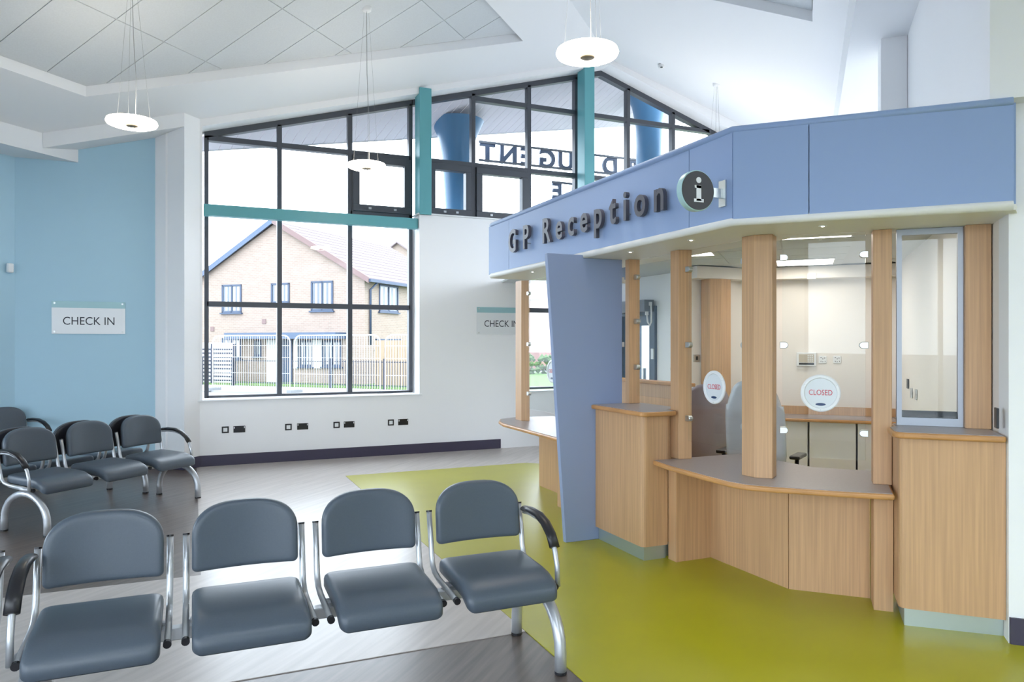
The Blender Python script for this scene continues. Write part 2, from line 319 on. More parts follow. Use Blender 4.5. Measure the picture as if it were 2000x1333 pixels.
# ================================================================ GLAZING
def member(name, x0, x1, z0, z1, par, m=FRAME, y0=YG, y1=YG+.11): return MB().box(x0, x1, y0, y1, z0, z1).build(name, m, par, .004, 1)
def pane_poly(poly, par, y=YG+.05): return MB().xz(poly, y, y+.012).build('pane', GLASSW, par)
def slopebar(par, xa, xb, h=.085):
    return MB().xz([(xa,GL(xa)-h),(xb,GL(xb)-h),(xb,GL(xb)),(xa,GL(xa))], YG, YG+.11).build('head_frame', FRAME, par)
def casement(par, x0, x1, z0, z1):
    s_ = MB(); t = .095
    for a, b, c, d in ((x0,x1,z0,z0+t),(x0,x1,z1-t,z1),(x0,x0+t,z0+t,z1-t),(x1-t,x1,z0+t,z1-t)): s_.box(a,b,YG-.035,YG+.09,c,d)
    sash = s_.build('casement_sash', FRAME, par, .004, 1)
    MB().box(x0+t-.006,x1-t+.006,YG+.02,YG+.032,z0+t-.006,z1-t+.006).build('pane', GLASSW, sash)
    h = MB(); h.box(x0+.22,x0+.26,YG-.05,YG-.034,z0+.03,z0+.06); h.box(x1-.26,x1-.22,YG-.05,YG-.034,z0+.03,z0+.06); h.build('window_handle', SILVER, sash)
# window 1: six lower panes, blue-green beam, upper raked panes
w1 = S(empty('window_1', (0,0,0)), 'tall window left of the first teal post with six lower panes')
ms = [.157, 1.117, 2.088, 3.01]
for i, x in enumerate(ms):
    a, b = (x, x+.055) if i == 0 else (x-.055, x) if i == 3 else (x-.032, x+.032)
    member('mullion', a, b, .862, 3.30, w1); 
    xt = min(max(x, .2), 2.98); member('mullion', a, b, 3.40, GL(xt)-.06, w1)
for k in range(3):
    a, b = ms[k]+.03, ms[k+1]-.03
    member('transom', a, b, 2.085, 2.155, w1); member('bottom_rail', a, b, .862, .895, w1); member('transom', a, b, 4.30, 4.37, w1)
    pane_poly([(a,.89),(b,.89),(b,2.09),(a,2.09)], w1); pane_poly([(a,2.15),(b,2.15),(b,3.31),(a,3.31)], w1)
    if k < 2: pane_poly([(a,3.42),(b,3.42),(b,4.31),(a,4.31)], w1)
    pane_poly([(a,4.36),(b,4.36),(b,GL(b)-.08),(a,max(GL(a)-.08,4.362))], w1)
member('bottom_rail', 2.09, 3.0, 3.42, 3.50, w1); casement(w1, 2.125, 2.975, 3.50, 4.30); slopebar(w1, .157, 3.01)
tb = MB().box(.145, 3.02, YW+.04, YW+.17, 3.262, 3.408).build('crossbeam', TEAL, w1, .004, 1); tag(tb, 'teal painted cross beam')
sl = sillboard(.075, 3.065, .838); sl.parent = w1
# window 2: between the two teal posts and on to the ridge, window 3: right of second post
def upper(name, label, xs, first, last, casex, ups):
    w_ = S(empty(name), label)
    for i, x in enumerate(xs):
        a, b = (x-.032, x+.032)
        if i == 0: a, b = x, x+.06
        if i == len(xs)-1: a, b = x-.06, x
        member('mullion', a, b, 3.49, GL(x)-.05 if abs(x-6.226) > .01 else 6.0, w_)
    for k in range(len(xs)-1):
        a, b = xs[k]+.03, xs[k+1]-.03
        member('bottom_rail', a, b, 3.47, 3.53, w_); member('transom', a, b, 4.30, 4.37, w_)
        up = k in ups
        if k in casex: casement(w_, a+.01, b-.01, 3.53, 4.30)
        else: pane_poly([(a,3.53),(b,3.53),(b,4.31),(a,4.31)], w_)
        zt = 5.33 if up else None
        if up:
            zb_ = min(GL(a), GL(b))-.07
            if zb_ > 5.41: member('transom', a, b, 5.33, 5.40, w_); pane_poly([(a,4.36),(b,4.36),(b,5.34),(a,5.34)], w_); lo = 5.39
            else:
                xe = 8.60; member('transom', a, min(b, 8.45), 5.33-.0, 5.395, w_); pane_poly([(a,4.36),(b,4.36),(b,5.30),(a,5.33)], w_); lo = None
            if lo:
                pl = [(a,lo),(b,lo),(b,GL(b)-.075),(a,GL(a)-.075)]
                if a < 6.226 < b: pl = [(a,lo),(b,lo),(b,GL(b)-.075),(6.226,GL(6.226)-.075),(a,GL(a)-.075)]
                pane_poly(pl, w_)
        else: pane_poly([(a,4.36),(b,4.36),(b,GL(b)-.075),(a,GL(a)-.075)], w_)
    return w_
w2 = upper('window_2', 'high raked window between the two teal posts', [3.22,3.975,4.92,5.80], 0, 0, (0,1), (1,2)); slopebar(w2, 3.0, 5.9)
w3 = upper('window_3', 'high raked window right of the second teal post', [5.90,6.765,7.68,8.60], 0, 0, (), (0,1,2)); slopebar(w3, 5.9, 6.226); slopebar(w3, 6.226, 8.62)
for x, zt in ((3.02, GL(3.1)+.06), (5.735, GL(5.85)+.06)):
    S(MB().box(x, x+.18, YW-.04, YW+.20, 3.46, zt).build('trim_5' if x < 4 else 'trim_6', TEAL, None, .004, 1), 'teal painted post standing on the ledge of the ' + ('first wall panel beside the cross beam' if x < 4 else 'gable near the ridge'))
S(MB().box(3.0, 8.6, YW-.03, YG-.02, 3.46, 3.482).build('trim_7', PLW, None, .005, 1), 'white ledge under the high windows')
w4 = S(empty('window_4'), 'window behind the reception desk looking onto the street')
for x0, x1 in ((4.78,4.84),(5.49,5.55),(6.19,6.25)): member('mullion', x0, x1, .862, 3.26, w4)
for a, b in ((4.84,5.49),(5.55,6.19)):
    member('transom', a, b, 2.085, 2.155, w4); member('bottom_rail', a, b, .862, .895, w4); member('head_rail', a, b, 3.2, 3.26, w4)
    pane_poly([(a,.89),(b,.89),(b,2.09),(a,2.09)], w4); pane_poly([(a,2.15),(b,2.15),(b,3.21),(a,3.21)], w4)
s4 = sillboard(4.74, 6.29, .838); s4.parent = w4
# ================================================================ RECEPTION
P0 = Vector((3.555, 3.676, 0))
def dn(s, n): q = P0 + D1*s + Vector((-Q,-Q,0))*n; return (q.x, q.y)       # along the angled arm, outward positive
ZH, ZL, TH = 1.10, .74, .036
# fascia
fas = empty('reception_fascia', (2.91, 7.31, 2.30), label='blue grey reception fascia with raised lettering over the desk', cat='fascia')
def F(o): o.parent = fas; o.matrix_parent_inverse = Matrix.Translation((-2.91,-7.31,-2.30)); return o
FZ0, FZ1 = 2.325, 2.835
fx = 2.91; cor = (2.906, 3.444); fe = (3.895, 2.455)
def pan(a, b, th=.03):
    a, b = Vector((*a,0)), Vector((*b,0)); t = (b-a).normalized(); nrm = Vector((-t.y,t.x,0)); g = t*.0025
    a2, b2 = a+g, b-g; pts = [a2, b2, b2+nrm*th, a2+nrm*th]
    return F(MB().prism([(p.x,p.y) for p in pts], FZ0, FZ1).build('fascia_panel', FASC))
j2 = (3.199, 3.151)
for a, b in (((fx,7.31),(fx,6.77)), ((fx,6.77),(fx,3.86)), ((fx,3.86),cor), (cor,j2), (j2,fe)): pan(a, b)
F(MB().prism([(fx,7.31),(fx+.03,7.28),(4.6,7.28),(4.6,7.31)], FZ0, FZ1).build('fascia_return', FASC))
backing = MB().prism([(fx+.032,7.27),(fx+.06,7.27),(fx+.06,3.46),(3.95,2.50),(3.93,2.47),(fx+.032,3.45)], 2.31, 2.85).build('fascia_backing', FASC); F(backing)
path = [(fx+.012,7.30,0),(fx+.012,3.45,0),(3.90,2.462,0)]
def nosing(z, r, m, nm):
    pts = [Vector((4.6,7.30,z)), Vector((fx+.06,7.30,z)), Vector((fx+.02,7.285,z)), Vector((fx+.012,7.24,z)), Vector((fx+.012,3.455,z)), Vector((3.90,2.467,z))]
    return F(MB().tube(pts, r, 12).build(nm, m))
nosing(2.85, .024, FASC, 'top_nosing'); nosing(2.312, .026, CREAM, 'bottom_nosing')
inner = [(3.62,7.28),(3.62,3.72),(4.52,2.82)]
F(MB().prism([(fx+.01,7.28),(fx+.01,3.45),(3.905,2.455)]+[(4.52,2.80),(3.62,3.72),(3.62,7.28)], 2.288, 2.318).build('soffit', CREAM))
F(MB().prism([(3.60,7.28),(3.60,3.71),(4.50,2.81),(4.52,2.83),(3.63,3.73),(3.63,7.28)], 2.318, 2.52).build('inner_riser', CREAM))
for px, py in ((1040,530.6),(1231,492),(1350,468.5),(1607,441)):
    p = onZ(px, py, 2.288); d = F(MB().disc((p.x,p.y,2.283), (0,0,1), .024, .008, 16).build('downlight', PLW)); e = MB().disc((p.x,p.y,2.281), (0,0,1), .009, .003, 12).build('downlight_lens', SPOT); e.parent = d
# raised letters
lets = 'GP Reception'; mes = []
for ch in lets:
    if ch == ' ': mes.append(None); continue
    me = text_mesh(ch, .305, .03, .006); xs = [v.co.x for v in me.vertices]; mes.append((me, min(xs), max(xs)))
tw = .87*sum(m[2]-m[1] for m in mes[3:]); gap = (5.90-4.069-tw)/8; yy = 6.667
for ch, m in zip(lets, mes):
    if m is None: yy = 5.90; continue
    me, a, b = m; M = frameM((fx-.035, yy, 2.487), (0,-1,0), (0,0,1))
    for v in me.vertices: v.co = M @ Vector(((v.co.x-a)*.87, v.co.y, v.co.z))
    me.materials.clear(); me.materials.append(LETTER); o = bpy.data.objects.new('letter', me); C.objects.link(o); F(o); yy = 6.32 if ch == 'G' else yy-(b-a)*.87-gap
    xs = [v.co.y for v in me.vertices]; F(MB().disc((fx-.03,(min(xs)+max(xs))/2,2.53),(1,0,0),.006,.03,8).build('letter_pin', STEEL))
# projecting information sign
inf = empty('information_sign', (2.70,3.525,2.486), label='round black information sign projecting from the blue fascia', cat='sign')
def I(o): o.parent = inf; o.matrix_parent_inverse = Matrix.Translation((-2.70,-3.525,-2.486)); return o
I(MB().disc((2.70,3.50,2.486),(0,1,0),.119,.045,48,.003).build('disc_body', mat('disc_rim',(.45,.68,.70),.3)))
I(MB().disc((2.70,3.497,2.486),(0,1,0),.113,.003,48).build('disc_face', BLACK))
im = MB(); im.disc((2.703,3.494,2.546),(0,1,0),.0175,.003,20); im.box(2.686,2.72,3.494,3.497,2.425,2.515); im.box(2.674,2.72,3.494,3.497,2.499,2.516); im.box(2.67,2.738,3.494,3.497,2.418,2.437)
I(im.build('letter_i', ACRYL)); I(MB().box(2.815,2.896,3.515,3.535,2.46,2.515).build('bracket_arm', STEEL))
I(MB().box(2.895,2.9055,3.495,3.555,2.41,2.565).build('bracket_plate', STEEL))
# blue slab
slab = MB().xz([(2.745,0),(3.27,0),(3.27,2.287),(2.905,2.287),(2.905,2.31),(2.578,2.31)], 5.232, 5.28).build('divider_slab', SLAB, None, .003, 1)
tag(slab, 'blue leaning divider slab between the reception counters', 'divider panel')
# posts
def post(poly, z0, z1, label, name='timber_post'):
    return tag(MB().prism(poly, z0, z1).build(name, OAK, None, .002, 1), label, 'post', 'oak posts of the reception screen')
ZT = 2.287
post([(3.297,5.17),(3.40,5.17),(3.40,5.229),(3.297,5.229)], ZH+.001, ZT, 'oak post rising beside the blue slab')
post([(3.297,4.50),(3.397,4.475),(3.42,4.60),(3.30,4.605)], ZL+.001, ZT, 'oak post between the raised ledge and the low counter')
post([(3.28,3.80),(3.285,3.69),(3.363,3.612),(3.46,3.68),(3.40,3.81)], ZL+.001, ZT, 'wide angled oak post at the bend of the low counter')
post([dn(.485,.135),dn(.588,.135),dn(.588,.02),dn(.485,.02)], ZL+.001, ZT, 'oak post between the low counter glass and framed hatch')
post([dn(.97,.145),dn(1.10,.145),dn(1.10,.02),dn(.97,.02)], ZH+.001, ZT, 'oak post against the end wall beside the framed hatch')
post([(3.33,7.40),(3.405,7.345),(3.44,7.50),(3.335,7.57)], ZL+.001, ZT, 'oak post standing on the far counter wing')
# counters
def counter(name, poly, z, label):
    e = empty(name, (poly[0][0], poly[0][1], z-TH), label=label, cat='counter'); inv = Matrix.Translation((-poly[0][0],-poly[0][1],-(z-TH)))
    c = [(Vector(p)) for p in poly]; o = MB().prism(poly, z-TH, z-.002).build('oak_edge', OAKEDGE, e, .012, 3); o.matrix_parent_inverse = inv
    cen = Vector((sum(p[0] for p in poly)/len(poly), sum(p[1] for p in poly)/len(poly)))
    inn = []; n = len(poly)
    for i in range(n):
        a, b, d = Vector(poly[i-1]), Vector(poly[i]), Vector(poly[(i+1)%n]); t1 = (b-a).normalized(); t2 = (d-b).normalized(); nn = (Vector((-t1.y,t1.x))+Vector((-t2.y,t2.x)))
        ar = sum(poly[k][0]*poly[(k+1)%n][1]-poly[(k+1)%n][0]*poly[k][1] for k in range(n)); nn = nn.normalized()*(1 if ar > 0 else -1)
        inn.append(tuple(b+nn*.016))
    o2 = MB().prism(inn, z-.004, z+.0008).build('grey_top', TOPG, e); o2.matrix_parent_inverse = inv
    return e
hA = [(2.97,5.228),(2.97,4.48),(3.288,4.48),(3.288,4.615),(3.45,4.615),(3.45,5.228)]
counter('raised_ledge', rnd_poly(hA, (1,2), .06), ZH, 'raised grey ledge with oak edge beside the blue slab')
hE = [dn(.595,.16),dn(.555,.21),dn(.555,.49),dn(1.1,.49),dn(1.1,-.02),dn(.595,-.02)]
counter('raised_ledge', rnd_poly(hE, (2,), .09), ZH, 'raised grey ledge with oak edge under the framed hatch')
low = [(3.10,4.545),(3.06,4.30),(3.045,3.90),(3.045,3.66),(3.075,3.53),(3.14,3.445),(3.30,3.285),(3.48,3.115),(3.655,2.965),dn(.585,.10),dn(.585,-.05),(4.40,3.35),(3.95,3.85),(3.92,4.545)]
counter('low_counter', low, ZL, 'low grey reception counter with curved oak edge')
wing = [(3.10,7.50),(3.04,7.25),(3.03,6.2),(3.03,5.285),(3.9,5.285),(3.9,7.75),(3.4,7.80),(3.2,7.70)]
counter('low_counter', wing, ZL, 'low grey counter wing on the window side of the slab')
# cabinets
def cab(name, body, kick, z1, label, r=None):
    e = empty(name, (body[0][0], body[0][1], 0), label=label, cat='cabinet'); inv = Matrix.Translation((-body[0][0],-body[0][1],0))
    o = MB().prism(rnd_poly(body, r, .045) if r else body, .105, z1).build('body', OAK, e); o.matrix_parent_inverse = inv
    k = MB().prism(kick, 0, .105).build('kick_plate', KICK, e); k.matrix_parent_inverse = inv
    return e
cab('end_cabinet', [(3.015,5.229),(3.015,4.548),(3.235,4.548),(3.235,4.61),(3.45,4.61),(3.45,5.229)], [(3.045,5.229),(3.045,4.573),(3.235,4.573),(3.235,4.61),(3.42,4.61),(3.42,5.229)], ZH-TH-.001, 'oak end cabinet with steel kick plate beside the blue slab', (1,))
cab('end_cabinet', [dn(.592,.445),dn(1.105,.445),dn(1.105,-.01),dn(.64,-.01),dn(.592,.04)], [dn(.622,.415),dn(1.105,.39),dn(1.105,0),dn(.65,0),dn(.622,.04)], ZH-TH-.001, 'oak end cabinet with steel kick plate against the white wall', (0,))
cab('end_cabinet', [(3.07,5.283),(3.45,5.283),(3.45,6.02),(3.07,6.02)], [(3.10,5.283),(3.42,5.283),(3.42,5.99),(3.10,5.99)], ZL-TH-.001, 'oak end cabinet on the window side of the slab', None)
# modesty panels
fr = empty('desk_front', (3.24,4.45,0), label='oak panelled front under the low counter', cat='desk front'); finv = Matrix.Translation((-3.24,-4.45,0))
def fp(poly, nm='front_panel', z0=0, z1=ZL-TH-.001): o = MB().prism(poly, z0, z1).build(nm, OAK, fr); o.matrix_parent_inverse = finv; return o
fp([(3.239,4.448),(3.552,4.448),(3.552,4.545),(3.239,4.545)], 'pilaster'); fp([(3.55,4.4475),(3.557,3.679),(3.59,3.69),(3.59,4.446)])
fp([(3.5575,3.673),dn(.478,0),dn(.478,-.03),(3.59,3.69)]); fp([dn(.483,.21),dn(.588,.21),dn(.588,-.03),dn(.483,-.03)], 'pilaster')
fw = MB().prism([(3.572,7.452),(3.572,6.02),(3.60,6.02),(3.60,7.452)], .0, ZL-TH-.001).build('desk_front', OAK); tag(fw, 'oak panel under the far counter wing', 'desk front')
# glass screens with clips
def screen(a, b, z0, z1, label, clips, sides=(1,1)):
    a, b = Vector((*a,0)), Vector((*b,0)); t = (b-a).normalized(); n = Vector((t.y,-t.x,0))
    e = empty('glass_screen', (a.x,a.y,z0), label=label, cat='glass screen', group='clear reception screens'); inv = Matrix.Translation((-a.x,-a.y,-z0))
    g = MB().prism([(p.x,p.y) for p in (a+t*.016,b-t*.016,b-n*.010-t*.016,a-n*.010+t*.016)], z0, z1).build('pane', GLASSR, e); g.matrix_parent_inverse = inv
    for z in clips:
        for sd, (p, d) in enumerate(((a,t),(b,-t))):
            if not sides[sd]: continue
            pts = [(0,-.021),(.03,-.021)]+[(.03+.021*math.sin(PI*k/8), -.021*math.cos(PI*k/8)) for k in range(1,8)]+[(.03,.021),(0,.021)]
            mb = MB(); mb.poly3([p+d*u+Vector((0,0,z+v))+n*.013 for u, v in pts], -n*.036); o = mb.build('glass_clip', STEEL, e, .003, 1); o.matrix_parent_inverse = inv
    return e
CZ = (1.045,1.585,2.14)
screen((3.35,5.165), (3.35,4.612), 1.17, 2.28, 'clear glass screen above the raised ledge by the slab', (1.40,1.776,2.14))
screen((3.345,4.47), (3.345,3.825), .88, 2.28, 'clear glass screen with closed sign over the straight low counter', CZ)
screen((3.43,3.620), (3.79,3.260), .88, 2.28, 'clear glass screen with closed sign over the angled low counter', CZ)
screen((3.375,7.335), (3.375,5.40), .88, 2.28, 'clear glass screen over the far counter wing', CZ)
# framed hatch
ha, hb = Vector((*dn(.62,.075),0)), Vector((*dn(.965,.075),0)); hat = empty('framed_hatch', (ha.x,ha.y,ZH), label='aluminium framed glass hatch above the end ledge', cat='hatch window'); hinv = Matrix.Translation((-ha.x,-ha.y,-ZH))
def hp_(s0, s1, z0, z1, m, nm, n0=.10, n1=.06): o = MB().prism([dn(s0,n0),dn(s1,n0),dn(s1,n1),dn(s0,n1)], z0, z1).build(nm, m, hat); o.matrix_parent_inverse = hinv; return o
ALU = mat('aluminium', (.40,.43,.48), .4, .4)
hp_(.617,.645,1.102,2.286,ALU,'jamb'); hp_(.94,.968,1.102,2.286,ALU,'jamb'); hp_(.645,.94,1.102,1.15,ALU,'bottom_rail'); hp_(.645,.94,2.25,2.286,ALU,'head_rail')
hp_(.645,.94,1.15,2.25,GLASSR,'pane',.085,.077); hp_(.645,.94,1.15,1.19,BLACK,'brush_strip',.070,.062)
# closed signs
def closed(c, right, label, flip=0):
    rt = Vector(right).normalized(); n = rt.cross(Vector((0,0,1))); c = Vector(c)
    e = empty('speech_grille', tuple(c), label=label, cat='closed sign', group='round closed signs on the glass'); inv = Matrix.Translation(-c)
    def K(o): o.parent = e; o.matrix_parent_inverse = inv; return o
    M = frameM(c+n*.0, rt, (0,0,1)); seg = 48; vs = []
    for r, h in ((.116,.002),(.116,.010),(.110,.014),(.096,.014),(.092,.010),(.092,.002)): vs += [M @ Vector((r*math.cos(2*PI*k/seg), r*math.sin(2*PI*k/seg), h)) for k in range(seg)]
    rg = MB(); rg.add(vs, [(i*seg+k, i*seg+(k+1)%seg, ((i+1)%6)*seg+(k+1)%seg, ((i+1)%6)*seg+k) for i in range(6) for k in range(seg)]); K(rg.build('ring', PLW))
    K(MB().disc(tuple(M @ Vector((0,0,.003))), n, .0925, .004, 48).build('diffuser', mat('frosted_disc',(.72,.76,.80),.2)))
    K(put_text('closed_text', 'CLOSED', .048, .001, frameM(M @ Vector((0,.004,.0085)), rt, (0,0,1)), RED, None, .0, width=.135))
    lb = MB(); lb.add([M @ Vector((.030*math.cos(2*PI*k/24), -.070+.0085*math.sin(2*PI*k/24), .009)) for k in range(24)], [tuple(range(24))]); K(lb.build('maker_badge', NAVY))
    for a in (PI/2, PI*7/6, PI*11/6): K(MB().disc(tuple(M @ Vector((.104*math.cos(a+PI),.104*math.sin(a+PI),.0135))), n, .003, .002, 10).build('screw', STEEL))
closed((3.333,4.132,1.291), (0,-1,0), 'round closed sign on the glass over the straight counter')
cc = Vector((3.43,3.62,0)).lerp(Vector((3.79,3.26,0)), .47); closed((cc.x-.008,cc.y-.008,1.287), (1,-1,0), 'round closed sign on the glass over the angled counter')
closed((3.363,6.70,1.31), (0,-1,0), 'round closed sign on the far glass by the slab')
# ================================================================ OFFICE BEHIND THE DESK
S(MB().prism([(5.42,7.25),(6.25,7.25),(6.25,7.40),(5.42,7.40)], 0, 2.52).build('wall_office', CREAMW), 'cream office wall with the oak column')
S(MB().prism([(6.25,7.25),(7.475,6.025),(7.58,6.13),(6.25,7.46)], 0, 2.52).build('wall_office_back', CREAMW), 'cream office back wall above the long worktop')
S(MB().prism([(4.14,2.695),(7.475,6.025),(7.6,5.9),(4.27,2.57)], 0, 2.6).build('wall_office_right', CREAMW), 'cream office side wall seen through the framed hatch')
S(MB().prism([(5.76,7.40),(5.86,7.40),(5.86,8.34),(5.76,8.34)], 0, 2.52).build('wall_lobby', WHITE), 'white wall beside the lobby door')
S(MB().prism([(5.76,9.32),(5.86,9.32),(5.86,10.33),(5.76,10.33)], 0, 2.52).build('wall_lobby_end', WHITE), 'white wall between lobby door and window')
S(MB().box(5.76,5.86,8.34,9.32,2.10,2.52).build('wall_lobby_head', WHITE), 'white wall above the lobby door')
S(MB().prism([(5.42,7.25),(6.25,7.25),(7.475,6.025),(7.33,5.88),(6.17,7.04),(5.42,7.04)], 2.36, 2.5).build('trim_8', CREAMW), 'boxed services bulkhead around the office')
# office ceiling in tiles on a grid aligned with the angled back wall
oc = S(MB().prism([(3.64,7.28),(3.64,3.74),(4.50,2.88),(7.47,6.02),(6.25,7.25),(5.76,7.4),(5.76,10.33),(4.32,10.33)], 2.515, 2.54).build('ceiling_office', GRID), 'suspended tile ceiling of the office')
lights = {(1,6),(3,4),(1,4),(3,7)}
k = 0
for i in range(-4, 6):
    for j in range(0, 12):
        pa, pb, qa, qb = 7.35+j*.85+.010, 7.35+(j+1)*.85-.010, -4.5+i*.85+.010, -4.5+(i+1)*.85-.010
        pol = [(pa,qa),(pb,qa),(pb,qb),(pa,qb)]
        pol = clip(pol, 1, 0, 13.45); pol = clip(pol, 0, 1, 1.42); pol = clip(pol, -1, -1, -7.30); pol = clip(pol, 1, 1, 12.9) if False else pol
        if len(pol) < 3: continue
        pts = [((p+q)/2, (p-q)/2, 2.507) for p, q in pol]
        if any(pt[1] > 7.2 or pt[0] < 3.66 or pt[0]+pt[1] < 7.42 for pt in pts): continue
        MB().poly3(pts, (0,0,.008)).build('ceiling_tile', TILE, oc)
def panel(px, py, label):
    p = onZ(px, py, 2.5); e = empty('light_panel', (p.x,p.y,2.495), PI/4, label=label, cat='ceiling light', group='square office light panels')
    MB().box(-.29,.29,-.29,.29,.0,.012).build('diffuser', PANELGLOW, e)
    f_ = MB()
    for a,b,c,d in ((-.3,.3,-.3,-.29),(-.3,.3,.29,.3),(-.3,-.29,-.29,.29),(.29,.3,-.29,.29)): f_.box(a,b,c,d,-.003,.012)
    f_.build('frame', PLW, e)
panel(1330,494,'square light panel in the office ceiling seen over the straight counter')
panel(1590,455,'square light panel in the office ceiling close behind the fascia')
panel(1572,512,'square light panel in the office ceiling near the back wall')
# oak column, worktop, storage
tag(MB().prism([(5.62,7.222),(5.62,7.06),(5.74,7.0),(5.93,7.06),(5.93,7.222)], .7415, 2.358).build('oak_column', OAK), 'oak clad column on the office wall', 'column')
wt = [(5.43,7.24),(5.43,6.69),(5.99,6.69),(6.86,5.83),(7.28,5.90),(7.44,6.03),(6.245,7.24)]
wt = [(5.43,7.24),(5.43,6.69),(6.00,6.69),(7.04,5.65),(7.43,6.04),(6.235,7.24)]
e = counter('worktop', wt, .74, 'long oak edged worktop along the office back wall')
o = MB().prism([(5.43,7.248),(5.43,7.225),(6.225,7.225),(7.43,6.02),(7.45,6.035),(6.24,7.248)], .742, .84).build('upstand', OAK, e); o.matrix_parent_inverse = e.children[0].matrix_parent_inverse
for k in range(3):
    a = Vector((6.06,6.69,0))+D1*(.02+k*.5); b = a+D1*(.48 if k < 2 else .34); n = Vector((Q,Q,0))*.05
    tag(MB().prism([(p.x,p.y) for p in (a+n,b+n,b+n*8,a+n*8)], .06, .70).build('storage_unit', mat('pale_grey_panel',(.82,.82,.90),.25), None, .003, 1), ['pale grey storage unit under the worktop nearest the oak column','pale grey storage unit in the middle under the worktop','pale grey storage unit under the worktop by the side wall'][k], 'storage unit')
tag(MB().box(5.44,5.98,6.76,6.80,.04,.70).build('desk_front', OAK), 'oak panel under the worktop beside the column', 'desk front')
pt_ = empty('partition', (3.95,5.3,0), label='low oak partition with capping behind the raised ledge', cat='partition')
o = MB().box(0,.05,0,1.6,0,1.215).build('panel', OAK, pt_); o = MB().box(-.03,.10,-.02,1.62,1.2155,1.245).build('capping', [OAKEDGE], pt_, .006, 2)
# things on office walls
def plateD1(name, px, py, w_, h_, dp, m, label, cat, wallp=13.498, group=None):
    p = onN(px, py, 1, 1, wallp); a = MB().obox((p.x-Q*dp/2, p.y-Q*dp/2, p.z), w_, dp, h_, -PI/4).build(name, m, None, .004, 1); return tag(a, label, cat, group), p
ap, p = plateD1('alarm_panel', 1575, 702, .22, .165, .04, PLW, 'cream alarm panel on the office back wall', 'alarm panel')
MB().obox((p.x-Q*.0415,p.y-Q*.0415,p.z+.01), .17, .003, .10, -PI/4).build('display', mat('panel_beige',(.55,.50,.42),.5), ap); MB().obox((p.x-Q*.0415,p.y-Q*.0415,p.z-.055), .17, .003, .02, -PI/4).build('label_strip', INK, ap)
for k in range(3):
    for j in range(4): MB().obox((p.x-Q*.045+D1.x*(.02+k*.022),p.y-Q*.045+D1.y*(.02+k*.022),p.z+.045-j*.022), .014, .003, .012, -PI/4).build('button', PLW, ap)
for px in (1607,1635):
    s_, p = plateD1('wall_socket', px, 703, .088, .088, .012, PLW, 'white socket plate '+('next to the alarm panel' if px < 1620 else 'farther from the alarm panel'), 'socket', group='white sockets by the alarm panel')
    for dx, dz in ((-.02,.025),(0,.01),(-.02,-.02),(.0,-.025),(.025,-.02),(.02,.02)): MB().obox((p.x-Q*.013+D1.x*dx,p.y-Q*.013+D1.y*dx,p.z+dz), .008, .002, .010, -PI/4).build('slot', INK, s_)
s_, p = plateD1('emergency_unit', 1585, 540, .10, .07, .03, PLW, 'small white unit on the office bulkhead', 'wall unit', 13.21)
p = onY(1360,700,7.249); s_ = tag(MB().box(p.x-.045,p.x+.045,7.238,7.249,p.z-.045,p.z+.045).build('wall_socket', STEEL), 'steel switch plate left of the oak column', 'socket'); MB().box(p.x-.012,p.x+.012,7.234,7.238,p.z-.022,p.z+.022).build('rocker', BLACK, s_)
def plateD2(name, px, py, w_, h_, m, label, cat, q, group=None):
    p = onN(px, py, 1, -1, q); return tag(MB().obox((p.x-Q*.006, p.y+Q*.006, p.z), w_, .012, h_, PI/4).build(name, m, None, .002, 1), label, cat, group)
for px, py, lb in ((1774,750,'upper black switch on the office side wall'),(1781,768,'steel socket on the office side wall'),(1790,771,'second steel socket on the office side wall')):
    plateD2('wall_switch', px, py, .09, .10, BLACK if 'black' in lb else STEEL, lb, 'switch', 1.444)
plateD2('wall_switch', 1949, 817, .06, .11, BLACK, 'black switch on the reveal beside the end cabinet', 'switch', 1.40)
# lobby door with operator
dr = S(empty('door_1', (5.76,8.83,0)), 'grey glazed lobby door with automatic operator')
def dpart(nm, m, x0,x1,y0,y1,z0,z1,par=dr): o = MB().box(x0,x1,y0,y1,z0,z1).build(nm, m, par); o.matrix_parent_inverse = Matrix.Translation((-5.76,-8.83,0)) if par is dr else par.matrix_parent_inverse; return o
for a in ((8.34,8.44,0,2.10),(9.22,9.32,0,2.10),(8.44,9.22,1.98,2.10)): dpart('door_frame', DOORF, 5.72,5.88,*a)
lf = dpart('door_leaf', DOORF, 5.77,5.82,8.44,8.54,.02,1.98)
for a in ((9.12,9.22,.02,1.98),(8.54,9.12,.02,.22),(8.54,9.12,1.84,1.98),(8.80,8.84,.22,1.84)): dpart('stile', DOORF, 5.77,5.82,*a)
dpart('pane', GLASSW, 5.79,5.80,8.54,9.12,.22,1.84); dpart('door_operator', mat('operator_grey',(.16,.19,.23),.4), 5.57,5.72,8.36,9.30,2.02,2.18)
dpart('warning_label', YEL, 5.715,5.719,8.36,8.42,1.38,1.52); dpart('door_switch', STEEL, 5.70,5.72,8.345,8.40,1.38,1.52); dpart('handle', STEEL, 5.72,5.76,8.60,8.63,.95,1.25)
cb = MB().tube([(5.66,8.345,2.14),(5.665,8.335,2.0),(5.66,8.33,1.88),(5.64,8.335,1.83),(5.61,8.34,1.88),(5.60,8.345,1.98)], .012, 8).build('cable_loop', PLW, dr); cb.matrix_parent_inverse = Matrix.Translation((-5.76,-8.83,0))
dpart('cable_gland', PLW, 5.64,5.68,8.34,8.36,2.10,2.15); dpart('cable_gland', PLW, 5.58,5.62,8.335,8.36,1.97,2.02)
